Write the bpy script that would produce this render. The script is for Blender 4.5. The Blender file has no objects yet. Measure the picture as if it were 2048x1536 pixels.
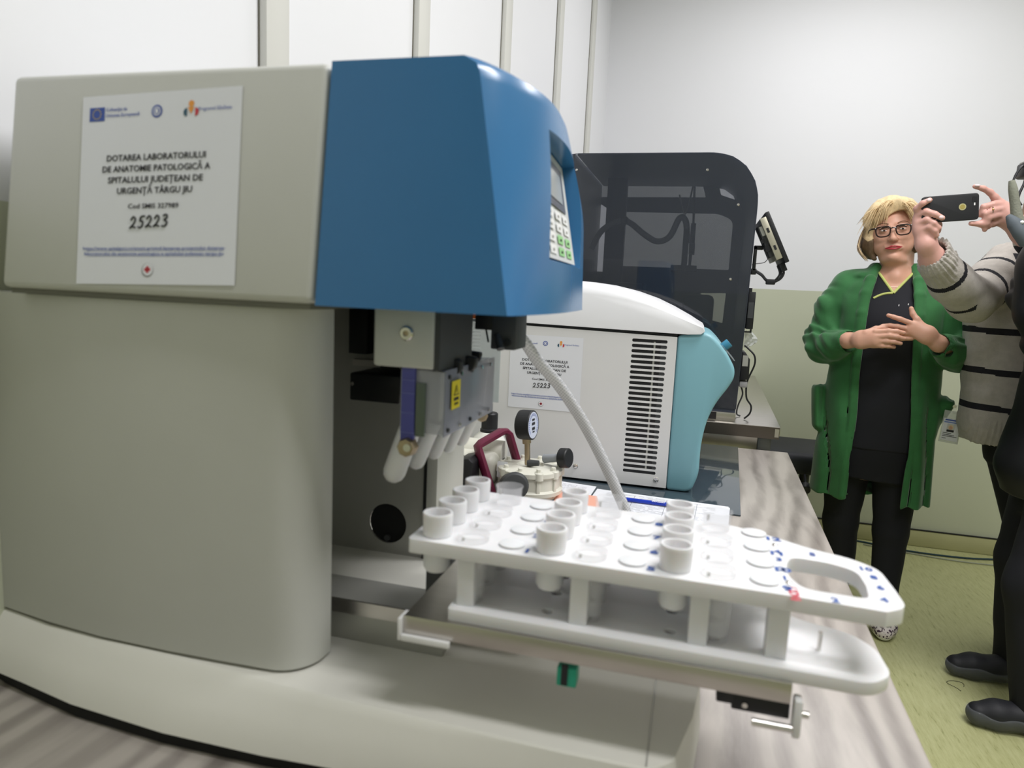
import bpy, bmesh, math, random
import numpy as np
from mathutils import Vector, Matrix
random.seed(4)
SC = bpy.context.scene
COL = SC.collection
PI = math.pi

# ------------------------------------------------------------------ camera
cd = bpy.data.cameras.new('camera')
cam = bpy.data.objects.new('camera', cd); COL.objects.link(cam)
cd.sensor_fit = 'HORIZONTAL'; cd.sensor_width = 36.0
cd.lens = 1378.0/2048*36
cd.clip_start = 0.02
cd.dof.use_dof = True; cd.dof.focus_distance = 1.9; cd.dof.aperture_fstop = 6.2
rt = Vector((0.96420773, 0.26125385, 0.0452756))
up = -Vector((0.07814422, -0.11682544, -0.99007338))
bk = -Vector((-0.25337114, 0.95817443, -0.13305947))
m = Matrix((rt, up, bk)).transposed().to_4x4(); m.translation = (0, 0, 1.2)
cam.matrix_world = m
SC.camera = cam

# ------------------------------------------------------------------ world, light, exposure
w = bpy.data.worlds.new('room_air'); SC.world = w; w.use_nodes = True
w.node_tree.nodes['Background'].inputs[0].default_value = (0.75, 0.8, 0.85, 1)
w.node_tree.nodes['Background'].inputs[1].default_value = 0.25
def area(name, loc, sx, sy, power, col=(1, 0.985, 0.95), rot=(0, 0, 0)):
    l = bpy.data.lights.new(name, 'AREA'); l.shape = 'RECTANGLE'; l.size = sx; l.size_y = sy
    l.energy = power; l.color = col
    o = bpy.data.objects.new(name, l); COL.objects.link(o); o.location = loc; o.rotation_euler = rot
    return o
area('ceiling_lamp', (1.0, 1.35, 2.92), 1.2, 0.5, 43, (1.0, 0.985, 1.0))
area('ceiling_lamp', (0.7, 2.95, 2.92), 1.2, 0.35, 18, (1.0, 0.985, 1.0))
area('ceiling_lamp', (0.70, 0.26, 2.92), 1.2, 0.25, 23, (1.0, 0.985, 1.0))
vs = SC.view_settings
vs.view_transform = 'Standard'; vs.look = 'None'; vs.exposure = 0.0; vs.gamma = 1.0; vs.use_curve_mapping = False
SC.cycles.max_bounces = 10; SC.cycles.transparent_max_bounces = 16; SC.cycles.transmission_bounces = 8
SC.cycles.use_denoising = True

# ------------------------------------------------------------------ materials
def s2l(c):
    return tuple(((v/255)/12.92 if v/255 <= 0.04045 else (((v/255)+0.055)/1.055)**2.4) for v in c)
MATS = {}
def mat(name, rgb, rough=0.5, metal=0.0, spec=0.5, var=0.0, vscale=8.0, bump=0.0, bscale=60.0, alpha=1.0, trans=0.0,
        sss=0.0, stretch=(1, 1, 1), coat=0.0, emit=0.0, ior=1.45, sheen=0.0):
    if name in MATS: return MATS[name]
    m = bpy.data.materials.new(name); m.use_nodes = True; MATS[name] = m
    nt = m.node_tree; b = nt.nodes['Principled BSDF']
    c = s2l(rgb)+(1,)
    b.inputs['Base Color'].default_value = c; b.inputs['Roughness'].default_value = rough
    b.inputs['Metallic'].default_value = metal; b.inputs['Specular IOR Level'].default_value = spec
    b.inputs['Alpha'].default_value = alpha; b.inputs['Transmission Weight'].default_value = trans
    b.inputs['IOR'].default_value = ior
    if coat: b.inputs['Coat Weight'].default_value = coat
    if sheen: b.inputs['Sheen Weight'].default_value = sheen; b.inputs['Sheen Roughness'].default_value = 0.4
    if sss:
        b.inputs['Subsurface Weight'].default_value = sss
        b.inputs['Subsurface Radius'].default_value = (0.012, 0.006, 0.004); b.inputs['Subsurface Scale'].default_value = 0.6
    if emit: b.inputs['Emission Color'].default_value = c; b.inputs['Emission Strength'].default_value = emit
    if var or bump:
        tc = nt.nodes.new('ShaderNodeTexCoord'); mp = nt.nodes.new('ShaderNodeMapping')
        mp.inputs['Scale'].default_value = stretch; nt.links.new(tc.outputs['Object'], mp.inputs[0])
    if var:
        n = nt.nodes.new('ShaderNodeTexNoise'); n.inputs['Scale'].default_value = vscale; n.inputs['Detail'].default_value = 5
        r = nt.nodes.new('ShaderNodeValToRGB')
        r.color_ramp.elements[0].position = 0.3; r.color_ramp.elements[1].position = 0.7
        r.color_ramp.elements[0].color = tuple(v*(1-var) for v in c[:3])+(1,)
        r.color_ramp.elements[1].color = tuple(min(1, v*(1+var)) for v in c[:3])+(1,)
        nt.links.new(mp.outputs[0], n.inputs[0]); nt.links.new(n.outputs[0], r.inputs[0]); nt.links.new(r.outputs[0], b.inputs['Base Color'])
    if bump:
        n2 = nt.nodes.new('ShaderNodeTexNoise'); n2.inputs['Scale'].default_value = bscale; n2.inputs['Detail'].default_value = 3
        bp = nt.nodes.new('ShaderNodeBump'); bp.inputs['Strength'].default_value = bump; bp.inputs['Distance'].default_value = 0.002
        nt.links.new(mp.outputs[0], n2.inputs[0]); nt.links.new(n2.outputs[0], bp.inputs['Height']); nt.links.new(bp.outputs[0], b.inputs['Normal'])
    return m
M_cream = mat('cream_plastic', (200, 201, 195), 0.42, var=0.02, bump=0.05, bscale=400)
M_base = mat('cream_plastic_base', (226, 225, 216), 0.45, var=0.02)
M_blue = mat('blue_plastic', (52, 112, 162), 0.24, var=0.03)
M_black = mat('black_plastic', (26, 27, 30), 0.45, var=0.05)
M_dark = mat('dark_gray_plastic', (62, 64, 66), 0.5, var=0.05)
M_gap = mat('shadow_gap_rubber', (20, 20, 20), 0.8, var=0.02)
M_cav = mat('gray_steel_panel', (178, 178, 172), 0.45, metal=0.4, var=0.04)
M_white = mat('white_plastic', (238, 238, 238), 0.4, var=0.01)
M_poly = mat('white_polyethylene', (231, 231, 232), 0.38, sss=0.15, var=0.01)
M_paper = mat('paper_white', (232, 234, 240), 0.7, var=0.01)
M_steel = mat('brushed_steel', (196, 192, 186), 0.28, metal=1.0, var=0.05, vscale=30, stretch=(0.1, 4, 4))
M_chrome = mat('chrome', (215, 212, 208), 0.15, metal=1.0, var=0.01)
M_brass = mat('dull_brass', (176, 160, 134), 0.35, metal=0.9, var=0.05)
M_ink = mat('black_ink', (34, 34, 38), 0.6, var=0.02)
M_bink = mat('blue_ink', (62, 88, 168), 0.6, var=0.02)
M_clear = mat('clear_plastic', (246, 246, 248), 0.12, alpha=0.2, var=0.01)
M_clear2 = mat('frosted_clear_plastic', (200, 202, 210), 0.3, alpha=0.55, var=0.02)
M_instr = mat('instrument_white', (226, 226, 226), 0.4, var=0.015)
M_teal = mat('teal_plastic', (128, 178, 190), 0.35, var=0.02)
M_lid = mat('lid_white', (240, 241, 244), 0.3, var=0.01)
M_pump = mat('pump_cream_enamel', (226, 225, 213), 0.35, var=0.02)
M_maroon = mat('maroon_plastic', (108, 34, 62), 0.35, var=0.03)

# ------------------------------------------------------------------ mesh builder
class MB:
    def __init__(s): s.bm = bmesh.new(); s.mats = []
    def mi(s, m):
        if m not in s.mats: s.mats.append(m)
        return s.mats.index(m)
    def _fin(s, before, m, bev, seg=2, ang=30):
        fs = [f for f in s.bm.faces if f not in before]
        bmesh.ops.recalc_face_normals(s.bm, faces=fs)
        i = s.mi(m)
        for f in fs: f.material_index = i
        if bev:
            es = set()
            for f in fs:
                for e in f.edges:
                    if len(e.link_faces) == 2 and e.calc_face_angle(0) > math.radians(ang): es.add(e)
            r = bmesh.ops.bevel(s.bm, geom=list(es), offset=bev, segments=seg, affect='EDGES', profile=0.5, clamp_overlap=True)
            for f in r['faces']: f.material_index = i
    def box(s, x0, x1, y0, y1, z0, z1, m, bev=0.0, seg=2, M=None):
        b = set(s.bm.faces)
        vs_ = [s.bm.verts.new(M @ Vector(c) if M else c) for c in [(x0,y0,z0),(x1,y0,z0),(x1,y1,z0),(x0,y1,z0),(x0,y0,z1),(x1,y0,z1),(x1,y1,z1),(x0,y1,z1)]]
        for q in [(0,3,2,1),(4,5,6,7),(0,1,5,4),(1,2,6,5),(2,3,7,6),(3,0,4,7)]: s.bm.faces.new([vs_[k] for k in q])
        s._fin(b, m, bev, seg); return s
    def rings(s, rings, m, cap=True, closed=True, bev=0, smooth=True):
        b = set(s.bm.faces)
        R = [[s.bm.verts.new(p) for p in r] for r in rings]
        n = len(R[0])
        for a in range(len(R)-1):
            for k in range(n if closed else n-1):
                s.bm.faces.new((R[a][k], R[a][(k+1) % n], R[a+1][(k+1) % n], R[a+1][k]))
        if cap and closed:
            s.bm.faces.new(list(reversed(R[0]))); s.bm.faces.new(R[-1])
        s._fin(b, m, bev); return s
    def cyl(s, p0, p1, r0, m, r1=None, n=28, bev=0):
        return s.tube([p0, p1], [r0, r0 if r1 is None else r1], m, n, bev=bev)
    def tube(s, pts, r, m, n=12, cap=True, smooth=0, bev=0, flat=1.0):
        P = [Vector(p) for p in pts]
        rr = list(r) if hasattr(r, '__len__') else [r]*len(P)
        if smooth:
            Q = []; RR = []
            for i in range(len(P)-1):
                a = P[max(i-1, 0)]; b_ = P[i]; c = P[i+1]; d = P[min(i+2, len(P)-1)]
                for k in range(smooth):
                    t = k/smooth
                    Q.append(0.5*((2*b_)+(c-a)*t+(2*a-5*b_+4*c-d)*t*t+(3*b_-a-3*c+d)*t**3)); RR.append(rr[i]*(1-t)+rr[i+1]*t)
            Q.append(P[-1]); RR.append(rr[-1]); P, rr = Q, RR
        rings = []; up_ = None
        for i, p in enumerate(P):
            d = (P[min(i+1, len(P)-1)]-P[max(i-1, 0)]).normalized()
            if up_ is None: up_ = d.orthogonal().normalized()
            else: up_ = (up_-d*up_.dot(d)).normalized()
            sd = d.cross(up_)
            rings.append([p+(up_*math.cos(2*PI*k/n)+sd*math.sin(2*PI*k/n)*flat)*rr[i] for k in range(n)])
        return s.rings(rings, m, cap, bev=bev)
    def lathe(s, o, prof, m, axis=(0, 0, 1), n=32, cap=True, bev=0):
        a = Vector(axis).normalized(); u = a.orthogonal().normalized(); v = a.cross(u); o = Vector(o)
        return s.rings([[o+a*h+(u*math.cos(2*PI*k/n)+v*math.sin(2*PI*k/n))*r for k in range(n)] for r, h in prof], m, cap, bev=bev)
    def prism(s, loops, h0, h1, m, plane='xy', bev=0.0, seg=2, ang=30):
        """loops: outer polygon and any holes; extruded from h0 to h1"""
        b = set(s.bm.faces)
        def P(u, v, h):
            return {'xy': (u, v, h), 'xz': (u, h, v), 'yz': (h, u, v)}[plane]
        es = []
        for lp in loops:
            vs_ = [s.bm.verts.new(P(u, v, h0)) for u, v in lp]
            es += [s.bm.edges.new((vs_[k], vs_[(k+1) % len(vs_)])) for k in range(len(vs_))]
        if len(loops) == 1:
            s.bm.faces.new(vs_); fs = [f for f in s.bm.faces if f not in b]
        else:
            bmesh.ops.triangle_fill(s.bm, edges=es, use_beauty=True, use_dissolve=False); fs = [f for f in s.bm.faces if f not in b]
        r = bmesh.ops.extrude_face_region(s.bm, geom=fs)
        d = Vector(P(0, 0, h1))-Vector(P(0, 0, h0))
        bmesh.ops.translate(s.bm, vec=d, verts=[g for g in r['geom'] if isinstance(g, bmesh.types.BMVert)])
        s._fin(b, m, bev, seg, ang); return s
    def ico(s, c, r, m, sub=2, sc=(1, 1, 1)):
        b = set(s.bm.faces)
        bmesh.ops.create_icosphere(s.bm, subdivisions=sub, radius=r, matrix=Matrix.Translation(c) @ Matrix.Diagonal((*sc, 1)))
        s._fin(b, m, 0); return s
    def poly(s, pts, m):
        f = s.bm.faces.new([s.bm.verts.new(p) for p in pts]); f.material_index = s.mi(m); return s
    def build(s, name, parent=None, ang=35, loc=None):
        me = bpy.data.meshes.new(name)
        if loc is not None: bmesh.ops.translate(s.bm, vec=-Vector(loc), verts=s.bm.verts)
        s.bm.to_mesh(me); s.bm.free()
        for m in s.mats: me.materials.append(m)
        me.polygons.foreach_set('use_smooth', [True]*len(me.polygons)); me.set_sharp_from_angle(angle=math.radians(ang))
        o = bpy.data.objects.new(name, me); COL.objects.link(o)
        if loc is not None: o.location = loc
        if parent and parent.get('_local'): o.parent = parent
        elif parent: o.parent = parent; o.location = Vector(o.location)-(Vector(parent.location) if parent.parent is None else Vector(parent.matrix_world.translation))
        return o

def rnd(pts, r, n=5):
    """round the corners of a polygon; r: one radius or one per corner"""
    out = []; N = len(pts)
    for i in range(N):
        p = Vector(pts[i]); a = Vector(pts[i-1]); c = Vector(pts[(i+1) % N]); ri = r[i] if hasattr(r, '__len__') else r
        if ri <= 0: out.append(tuple(p)); continue
        ua = (a-p); uc = (c-p); k = min(ri, ua.length*0.48, uc.length*0.48)
        pa = p+ua.normalized()*k; pc = p+uc.normalized()*k
        for j in range(n+1):
            t = j/n; q = pa*(1-t)**2+p*2*t*(1-t)+pc*t*t; out.append(tuple(q))
    return out
def circ(cx, cy, r, n=24, ry=None): return [(cx+r*math.cos(2*PI*k/n), cy+(ry or r)*math.sin(2*PI*k/n)) for k in range(n)]
def tag(o, label, cat, group=None, kind=None):
    if label: o['label'] = label
    if cat: o['category'] = cat
    if group: o['group'] = group
    if kind: o['kind'] = kind
    return o
def thing(name, label, cat, loc=(0, 0, 0), group=None):
    o = bpy.data.objects.new(name, None); COL.objects.link(o); o.location = loc; o.empty_display_size = 0.05
    o.matrix_world = Matrix.Translation(loc)
    return tag(o, label, cat, group)
def struct(mb, name): o = mb.build(name); o['kind'] = 'structure'; return o

FONTC = {}
def text_geo(body, size, bold=0.0, shear=0.0):
    key = (body, size, bold, shear)
    if key in FONTC: return FONTC[key]
    c = bpy.data.curves.new('t', 'FONT'); c.body = body; c.size = size; c.align_x = 'CENTER'; c.align_y = 'CENTER'; c.offset = bold*size; c.shear = shear
    c.resolution_u = 2
    o = bpy.data.objects.new('t', c); COL.objects.link(o); bpy.context.view_layer.update()
    dg = bpy.context.evaluated_depsgraph_get(); me = bpy.data.meshes.new_from_object(o.evaluated_get(dg))
    vs_ = [tuple(v.co) for v in me.vertices]; fs = [tuple(p.vertices) for p in me.polygons]
    bpy.data.objects.remove(o); bpy.data.curves.remove(c); bpy.data.meshes.remove(me)
    FONTC[key] = (vs_, fs); return FONTC[key]
def put_text(mb, body, M, size, m, bold=0.0, width=None, shear=0.0):
    """M maps text plane (x right, y up) to the world; width squeezes the line to that length"""
    vs_, fs = text_geo(body, size, bold, shear)
    k = 1.0
    if width:
        xs = [v[0] for v in vs_]; k = width/(max(xs)-min(xs))
    V = [mb.bm.verts.new(M @ Vector((v[0]*k, v[1], 0))) for v in vs_]
    i = mb.mi(m)
    for f in fs:
        try: mb.bm.faces.new([V[q] for q in f]).material_index = i
        except ValueError: pass

# ------------------------------------------------------------------ room shell
def wall_mat():
    m = bpy.data.materials.new('wall_paint_two_tone'); m.use_nodes = True; nt = m.node_tree; b = nt.nodes['Principled BSDF']
    tc = nt.nodes.new('ShaderNodeNewGeometry'); sp = nt.nodes.new('ShaderNodeSeparateXYZ'); nt.links.new(tc.outputs['Position'], sp.inputs[0])
    gt = nt.nodes.new('ShaderNodeMath'); gt.operation = 'GREATER_THAN'; gt.inputs[1].default_value = 1.272; nt.links.new(sp.outputs['Z'], gt.inputs[0])
    mx = nt.nodes.new('ShaderNodeMix'); mx.data_type = 'RGBA'; nt.links.new(gt.outputs[0], mx.inputs[0])
    mx.inputs[6].default_value = s2l((198, 202, 180))+(1,); mx.inputs[7].default_value = s2l((230, 231, 234))+(1,)
    n = nt.nodes.new('ShaderNodeTexNoise'); n.inputs['Scale'].default_value = 1.4
    nt.links.new(tc.outputs['Position'], n.inputs[0])
    mr = nt.nodes.new('ShaderNodeMapRange'); mr.inputs[3].default_value = 0.97; mr.inputs[4].default_value = 1.02; nt.links.new(n.outputs[0], mr.inputs[0])
    vm = nt.nodes.new('ShaderNodeVectorMath'); vm.operation = 'SCALE'; nt.links.new(mx.outputs[2], vm.inputs[0]); nt.links.new(mr.outputs[0], vm.inputs['Scale'])
    nt.links.new(vm.outputs[0], b.inputs['Base Color'])
    rr = nt.nodes.new('ShaderNodeMix'); rr.inputs[2].default_value = 0.35; rr.inputs[3].default_value = 0.8; nt.links.new(gt.outputs[0], rr.inputs[0]); nt.links.new(rr.outputs[0], b.inputs['Roughness'])
    return m
M_wall = wall_mat()
def floor_mat():
    m = bpy.data.materials.new('olive_linoleum'); m.use_nodes = True; nt = m.node_tree; b = nt.nodes['Principled BSDF']
    tc = nt.nodes.new('ShaderNodeNewGeometry'); mp = nt.nodes.new('ShaderNodeMapping')
    mp.inputs['Rotation'].default_value = (0, 0, 0.55); mp.inputs['Scale'].default_value = (40, 6, 10); nt.links.new(tc.outputs['Position'], mp.inputs[0])
    n = nt.nodes.new('ShaderNodeTexNoise'); n.inputs['Scale'].default_value = 2.2; n.inputs['Detail'].default_value = 6; n.inputs['Roughness'].default_value = 0.7
    nt.links.new(mp.outputs[0], n.inputs[0])
    r = nt.nodes.new('ShaderNodeValToRGB'); e = r.color_ramp.elements
    e[0].position = 0.30; e[0].color = s2l((146, 148, 98))+(1,); e[1].position = 0.62; e[1].color = s2l((194, 195, 146))+(1,)
    x = r.color_ramp.elements.new(0.42); x.color = s2l((182, 183, 132))+(1,)
    nt.links.new(n.outputs[0], r.inputs[0]); nt.links.new(r.outputs[0], b.inputs['Base Color'])
    b.inputs['Roughness'].default_value = 0.32
    return m
M_floor = floor_mat()
def desk_mat():
    m = bpy.data.materials.new('grey_wood_laminate'); m.use_nodes = True; nt = m.node_tree; b = nt.nodes['Principled BSDF']
    tc = nt.nodes.new('ShaderNodeNewGeometry'); mp = nt.nodes.new('ShaderNodeMapping')
    mp.inputs['Rotation'].default_value = (0, 0, 0.5); mp.inputs['Scale'].default_value = (9, 1.5, 4); nt.links.new(tc.outputs['Position'], mp.inputs[0])
    n = nt.nodes.new('ShaderNodeTexNoise'); n.inputs['Scale'].default_value = 1.6; n.inputs['Detail'].default_value = 8; n.inputs['Roughness'].default_value = 0.62; n.inputs['Distortion'].default_value = 1.1
    nt.links.new(mp.outputs[0], n.inputs[0])
    wv = nt.nodes.new('ShaderNodeTexWave'); wv.inputs['Scale'].default_value = 0.9; wv.inputs['Distortion'].default_value = 9; wv.inputs['Detail'].default_value = 4; nt.links.new(mp.outputs[0], wv.inputs[0])
    mx = nt.nodes.new('ShaderNodeMix'); mx.inputs[0].default_value = 0.25; nt.links.new(n.outputs[0], mx.inputs[2]); nt.links.new(wv.outputs[0], mx.inputs[3])
    r = nt.nodes.new('ShaderNodeValToRGB'); e = r.color_ramp.elements
    e[0].position = 0.28; e[0].color = s2l((126, 119, 114))+(1,); e[1].position = 0.62; e[1].color = s2l((176, 169, 162))+(1,)
    nt.links.new(mx.outputs[0], r.inputs[0]); nt.links.new(r.outputs[0], b.inputs['Base Color'])
    b.inputs['Roughness'].default_value = 0.3
    return m
M_desk = desk_mat()
M_ceil = mat('ceiling_paint', (235, 235, 235), 0.9, var=0.01)
M_trim = mat('cable_duct_grey', (206, 206, 200), 0.5, var=0.01)
M_cove = mat('linoleum_cove', (186, 184, 140), 0.4, var=0.06, vscale=5)
# the left wall runs 3 degrees off the y axis
def WL(y): return -0.565-0.0524*(3.84-y)
struct(MB().box(-1.2, 3.4, -2.2, 4.0, -0.1, 0, M_floor), 'floor')
struct(MB().box(-1.2, 3.4, -2.2, 4.0, 3.0, 3.1, M_ceil), 'ceiling')
struct(MB().box(-1.0, 3.3, 3.84, 3.96, 0, 3.0, M_wall), 'wall_back')
struct(MB().prism([[(WL(4.0), 4.0), (WL(-2.2), -2.2), (-1.2, -2.2), (-1.2, 4.0)]], 0, 3.0, M_wall), 'wall_left')
struct(MB().box(3.2, 3.3, -2.1, 3.84, 0, 3.0, M_wall), 'wall_right')
struct(MB().box(-1.0, 3.3, -2.2, -2.1, 0, 3.0, M_wall), 'wall_front')
struct(MB().box(-0.6, 3.2, 3.826, 3.84, 0, 0.085, M_cove, bev=0.006), 'baseboard_back')
struct(MB().box(-0.6, 3.2, 3.825, 3.84, 0.085, 0.088, M_gap), 'trim_6')
# raised vertical ducts on the left wall
ca, sa = math.cos(math.radians(3)), math.sin(math.radians(3))
for i, s_ in enumerate((0.45, 1.04, 1.665, 2.26, 2.80)):
    ox, oy = WL(3.84)-sa*s_, 3.84-ca*s_
    Mt = Matrix.Translation((ox, oy, 0)) @ Matrix.Rotation(-math.radians(3), 4, 'Z')
    mb = MB(); mb.box(0, 0.016, -0.03, 0.03, 0.0, 2.99, M_trim, bev=0.003, M=Mt); mb.box(0, 0.004, 0.03, 0.045, 0.0, 2.99, M_wall, M=Mt)
    mb.box(0, 0.002, -0.0315, -0.030, 0, 2.99, mat('duct_gap', (120, 118, 108), 0.8, var=0.02), M=Mt)
    struct(mb, 'trim_%d' % (i+1))

# ------------------------------------------------------------------ desk
t = thing('desk', 'grey wood-grain laminate desk under the cream laboratory machine', 'desk', (-0.2, 1.2, 0))
MB().prism([rnd([(-0.76, 0.16), (0.246, 0.16), (0.2955, 2.216), (-0.645, 2.216)], 0.004)], 0.722, 0.75, M_desk, bev=0.0015).build('desk_top', t)
M_leg = mat('grey_painted_steel', (120, 120, 122), 0.5, var=0.03)
for x, y in ((-0.7, 0.22), (0.2, 0.22), (-0.6, 2.15), (0.23, 2.15)): MB().box(x-0.02, x+0.02, y-0.02, y+0.02, 0, 0.722, M_leg, bev=0.002).build('leg', t)
#PARTS_BELOW
# ------------------------------------------------------------------ project label (sheet with print), flat in the xz plane
def project_label(parent, org, w_, h_, tilt=0.0, lean=0.0):
    """org: top left corner; faces -y; tilt turns it in its plane, lean tips its top backwards"""
    M0 = Matrix.Translation(org) @ Matrix.Rotation(lean, 4, 'X') @ Matrix.Rotation(tilt, 4, 'Y') @ Matrix.Rotation(PI/2, 4, 'X')
    mb = MB()
    def P(u, v, d=0.0): return M0 @ Vector((u*w_, -v*h_, d))
    mb.box(0, w_, -h_, 0, 0, 0.0004, M_paper, M=M0)
    def T(s, u, v, size, m, bold=0.0, width=None, shear=0.0):
        put_text(mb, s, M0 @ Matrix.Translation((u*w_, -v*h_, 0.0009)), size*h_, m, bold, width*w_ if width else None, shear)
    def quad(u0, v0, u1, v1, m, d=0.0007): mb.poly([P(u0, v1, d), P(u1, v1, d), P(u1, v0, d), P(u0, v0, d)], m)
    def disc(u, v, r, m, d=0.0007, a0=0, a1=2*PI, n=20):
        mb.poly([M0 @ Vector((u*w_+r*w_*math.cos(a0+(a1-a0)*k/n), -v*h_+r*w_*math.sin(a0+(a1-a0)*k/n), d)) for k in range(n+(0 if a1-a0 > 6 else 1))], m)
    M_star = mat('star_yellow', (226, 200, 60), 0.6, var=0.02); M_or = mat('logo_orange', (236, 160, 70), 0.6, var=0.02)
    M_red = mat('logo_red', (200, 60, 70), 0.6, var=0.02); M_grn = mat('logo_dark_green', (50, 90, 110), 0.6, var=0.02)
    M_lk = mat('logo_grey', (150, 150, 152), 0.6, var=0.02)
    quad(0.05, 0.062, 0.15, 0.135, M_bink)
    for k in range(12): disc(0.10+0.026*math.sin(k*PI/6), 0.0985-0.026*w_/h_*math.cos(k*PI/6), 0.004, M_star, 0.001, n=5)
    T('Cofinanțat de', 0.228, 0.078, 0.026, M_bink, 0.01, 0.135); T('Uniunea Europeană', 0.268, 0.108, 0.026, M_bink, 0.01, 0.215)
    disc(0.487, 0.10, 0.034, M_bink); disc(0.487, 0.10, 0.024, M_paper, 0.0009); disc(0.487, 0.10, 0.018, M_bink, 0.001)
    quad(0.478, 0.088, 0.496, 0.112, M_paper, 0.0011)
    disc(0.70, 0.072, 0.017, M_or); disc(0.675, 0.115, 0.022, M_grn, 0.0008, PI*0.5, PI*1.5); disc(0.725, 0.115, 0.022, M_red, 0.0009, -PI*0.5, PI*0.5)
    mb.poly([P(0.68, 0.09, 0.001), P(0.70, 0.125, 0.001), P(0.72, 0.09, 0.001)], M_or)
    T('Programul Sănătate', 0.845, 0.103, 0.026, M_bink, 0.0, 0.20)
    for s, v, wd in (('DOTAREA LABORATORULUI', 0.337, 0.625), ('DE ANATOMIE PATOLOGICĂ A', 0.395, 0.68), ('SPITALULUI JUDEȚEAN DE', 0.453, 0.60), ('URGENȚĂ TÂRGU JIU', 0.511, 0.475)):
        T(s, 0.488, v, 0.046, M_ink, 0.022, wd)
    T('Cod SMIS 327989', 0.485, 0.592, 0.036, M_ink, 0.015, 0.32)
    # handwritten number
    def stroke(pts, r=0.0017):
        mb.tube([M0 @ Vector((u*w_, -v*h_, 0.0008)) for u, v in pts], r*0.5, M_ink, n=5, smooth=4)
    dig = {'2': [(0.05, 0.3), (0.4, 0.02), (0.75, 0.25), (0.5, 0.65), (0.0, 0.98), (0.35, 0.86), (0.9, 0.95)],
           '5': [(0.95, 0.02), (0.4, 0.06), (0.3, 0.42), (0.7, 0.45), (0.72, 0.8), (0.35, 1.0), (0.05, 0.88)],
           '3': [(0.15, 0.1), (0.6, 0.0), (0.75, 0.25), (0.35, 0.46), (0.8, 0.62), (0.6, 0.95), (0.05, 0.95)]}
    for k, ch in enumerate('25223'):
        stroke([(0.347+k*0.05+a*0.042-b*0.006, 0.645+b*0.062-k*0.002) for a, b in dig[ch]])
    T('https://www.spitalgorj.ro/anunt-privind-lansarea-proiectului-dotarea-', 0.49, 0.812, 0.024, M_bink, 0.008, 0.90)
    T('laboratorului-de-anatomie-patologica-a-spitalului-judetean-targu-jiu', 0.49, 0.84, 0.024, M_bink, 0.008, 0.88)
    quad(0.06, 0.8225, 0.93, 0.8245, M_bink); quad(0.07, 0.8505, 0.92, 0.8525, M_bink)
    disc(0.465, 0.925, 0.037, M_lk); disc(0.468, 0.922, 0.033, M_paper, 0.0009)
    quad(0.458, 0.905, 0.474, 0.94, M_red, 0.001); quad(0.447, 0.9145, 0.485, 0.9305, M_red, 0.001)
    return mb.build('project_label', parent)

# ------------------------------------------------------------------ tissue processing machine in the foreground
mach = thing('laboratory_machine', 'large cream laboratory machine with blue control head, closest to the viewer', 'machine', (-0.35, 0.7, 0.75))
def yl(z): return 0.54+0.025*(z-1.18)/0.211                      # the upper housing leans back
Mlean = Matrix(((1, 0, 0, 0), (0, 1, 0.1185, -0.1185*1.18), (0, 0, 1, 0), (0, 0, 0, 1)))
mb = MB(); mb.box(-0.679, -0.3275, 0.54, 0.90, 1.181, 1.391, M_cream, bev=0.007, seg=3, M=Mlean); mb.build('upper_housing', mach)
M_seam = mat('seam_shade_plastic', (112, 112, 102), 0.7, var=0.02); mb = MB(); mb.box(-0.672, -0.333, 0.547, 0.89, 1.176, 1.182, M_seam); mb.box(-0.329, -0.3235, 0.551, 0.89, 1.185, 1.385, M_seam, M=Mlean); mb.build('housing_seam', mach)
# lower housing: bowed cover with a rounded open edge
front = [(-0.745, 0.572), (-0.66, 0.560), (-0.584, 0.5535), (-0.50, 0.553), (-0.44, 0.5545), (-0.384, 0.557)]
corner = [(-0.384+0.040*math.sin(a), 0.597-0.040*math.cos(a)) for a in [PI/2*k/8 for k in range(1, 9)]]
inner = [(-0.3490, 0.60)]+[(-0.384+0.0350*math.sin(a), 0.597-0.034*math.cos(a)) for a in [PI/2*k/6 for k in range(6, -1, -1)]]
plan = front+corner+[(-0.344, 0.61), (-0.349, 0.61)]+inner+[(-0.47, 0.565), (-0.485, 0.62), (-0.485, 0.90), (-0.745, 0.90)]
mb = MB(); mb.prism([plan], 0.818, 1.176, M_cream, bev=0.0012, seg=1)
mb.build('lower_housing', mach)
T_ = [(-0.75, 0.572), (-0.66, 0.562), (-0.584, 0.553), (-0.466, 0.549), (-0.358, 0.541), (-0.2, 0.537), (-0.085, 0.535), (-0.01, 0.536), (0.010, 0.556), (0.024, 0.62), (0.030, 0.68), (0.030, 0.90), (-0.75, 0.90)]
off = [0.03, 0.034, 0.038, 0.042, 0.032, 0.016, 0.010, 0.008, 0.008, 0.004, 0.0, 0, 0]
def lvl(k, z, sh=0): return [(x+(0.004*k if x > 0 else 0), y-o*k+sh, z) for (x, y), o in zip(T_, off)]
mb = MB(); mb.rings([lvl(0.98, 0.761, 0.004), lvl(1.0, 0.765), lvl(0.86, 0.778), lvl(0.58, 0.793), lvl(0.22, 0.807), lvl(0.03, 0.8138), lvl(0, 0.8155, 0.002)], M_base)
mb.build('base', mach, ang=28)
mb = MB(); mb.box(-0.0135, -0.0120, 0.538, 0.9, 0.8150, 0.8162, M_cav); mb.build('seam_line', mach)
mb = MB(); mb.prism([[(-0.745, 0.574), (-0.66, 0.562), (-0.584, 0.5555), (-0.47, 0.5540), (-0.40, 0.5565), (-0.37, 0.566), (-0.352, 0.6), (-0.745, 0.6)]], 0.8135, 0.8185, mat('seam_shadow_plastic', (120, 120, 110), 0.6, var=0.02)); mb.build('housing_seam', mach)
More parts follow.
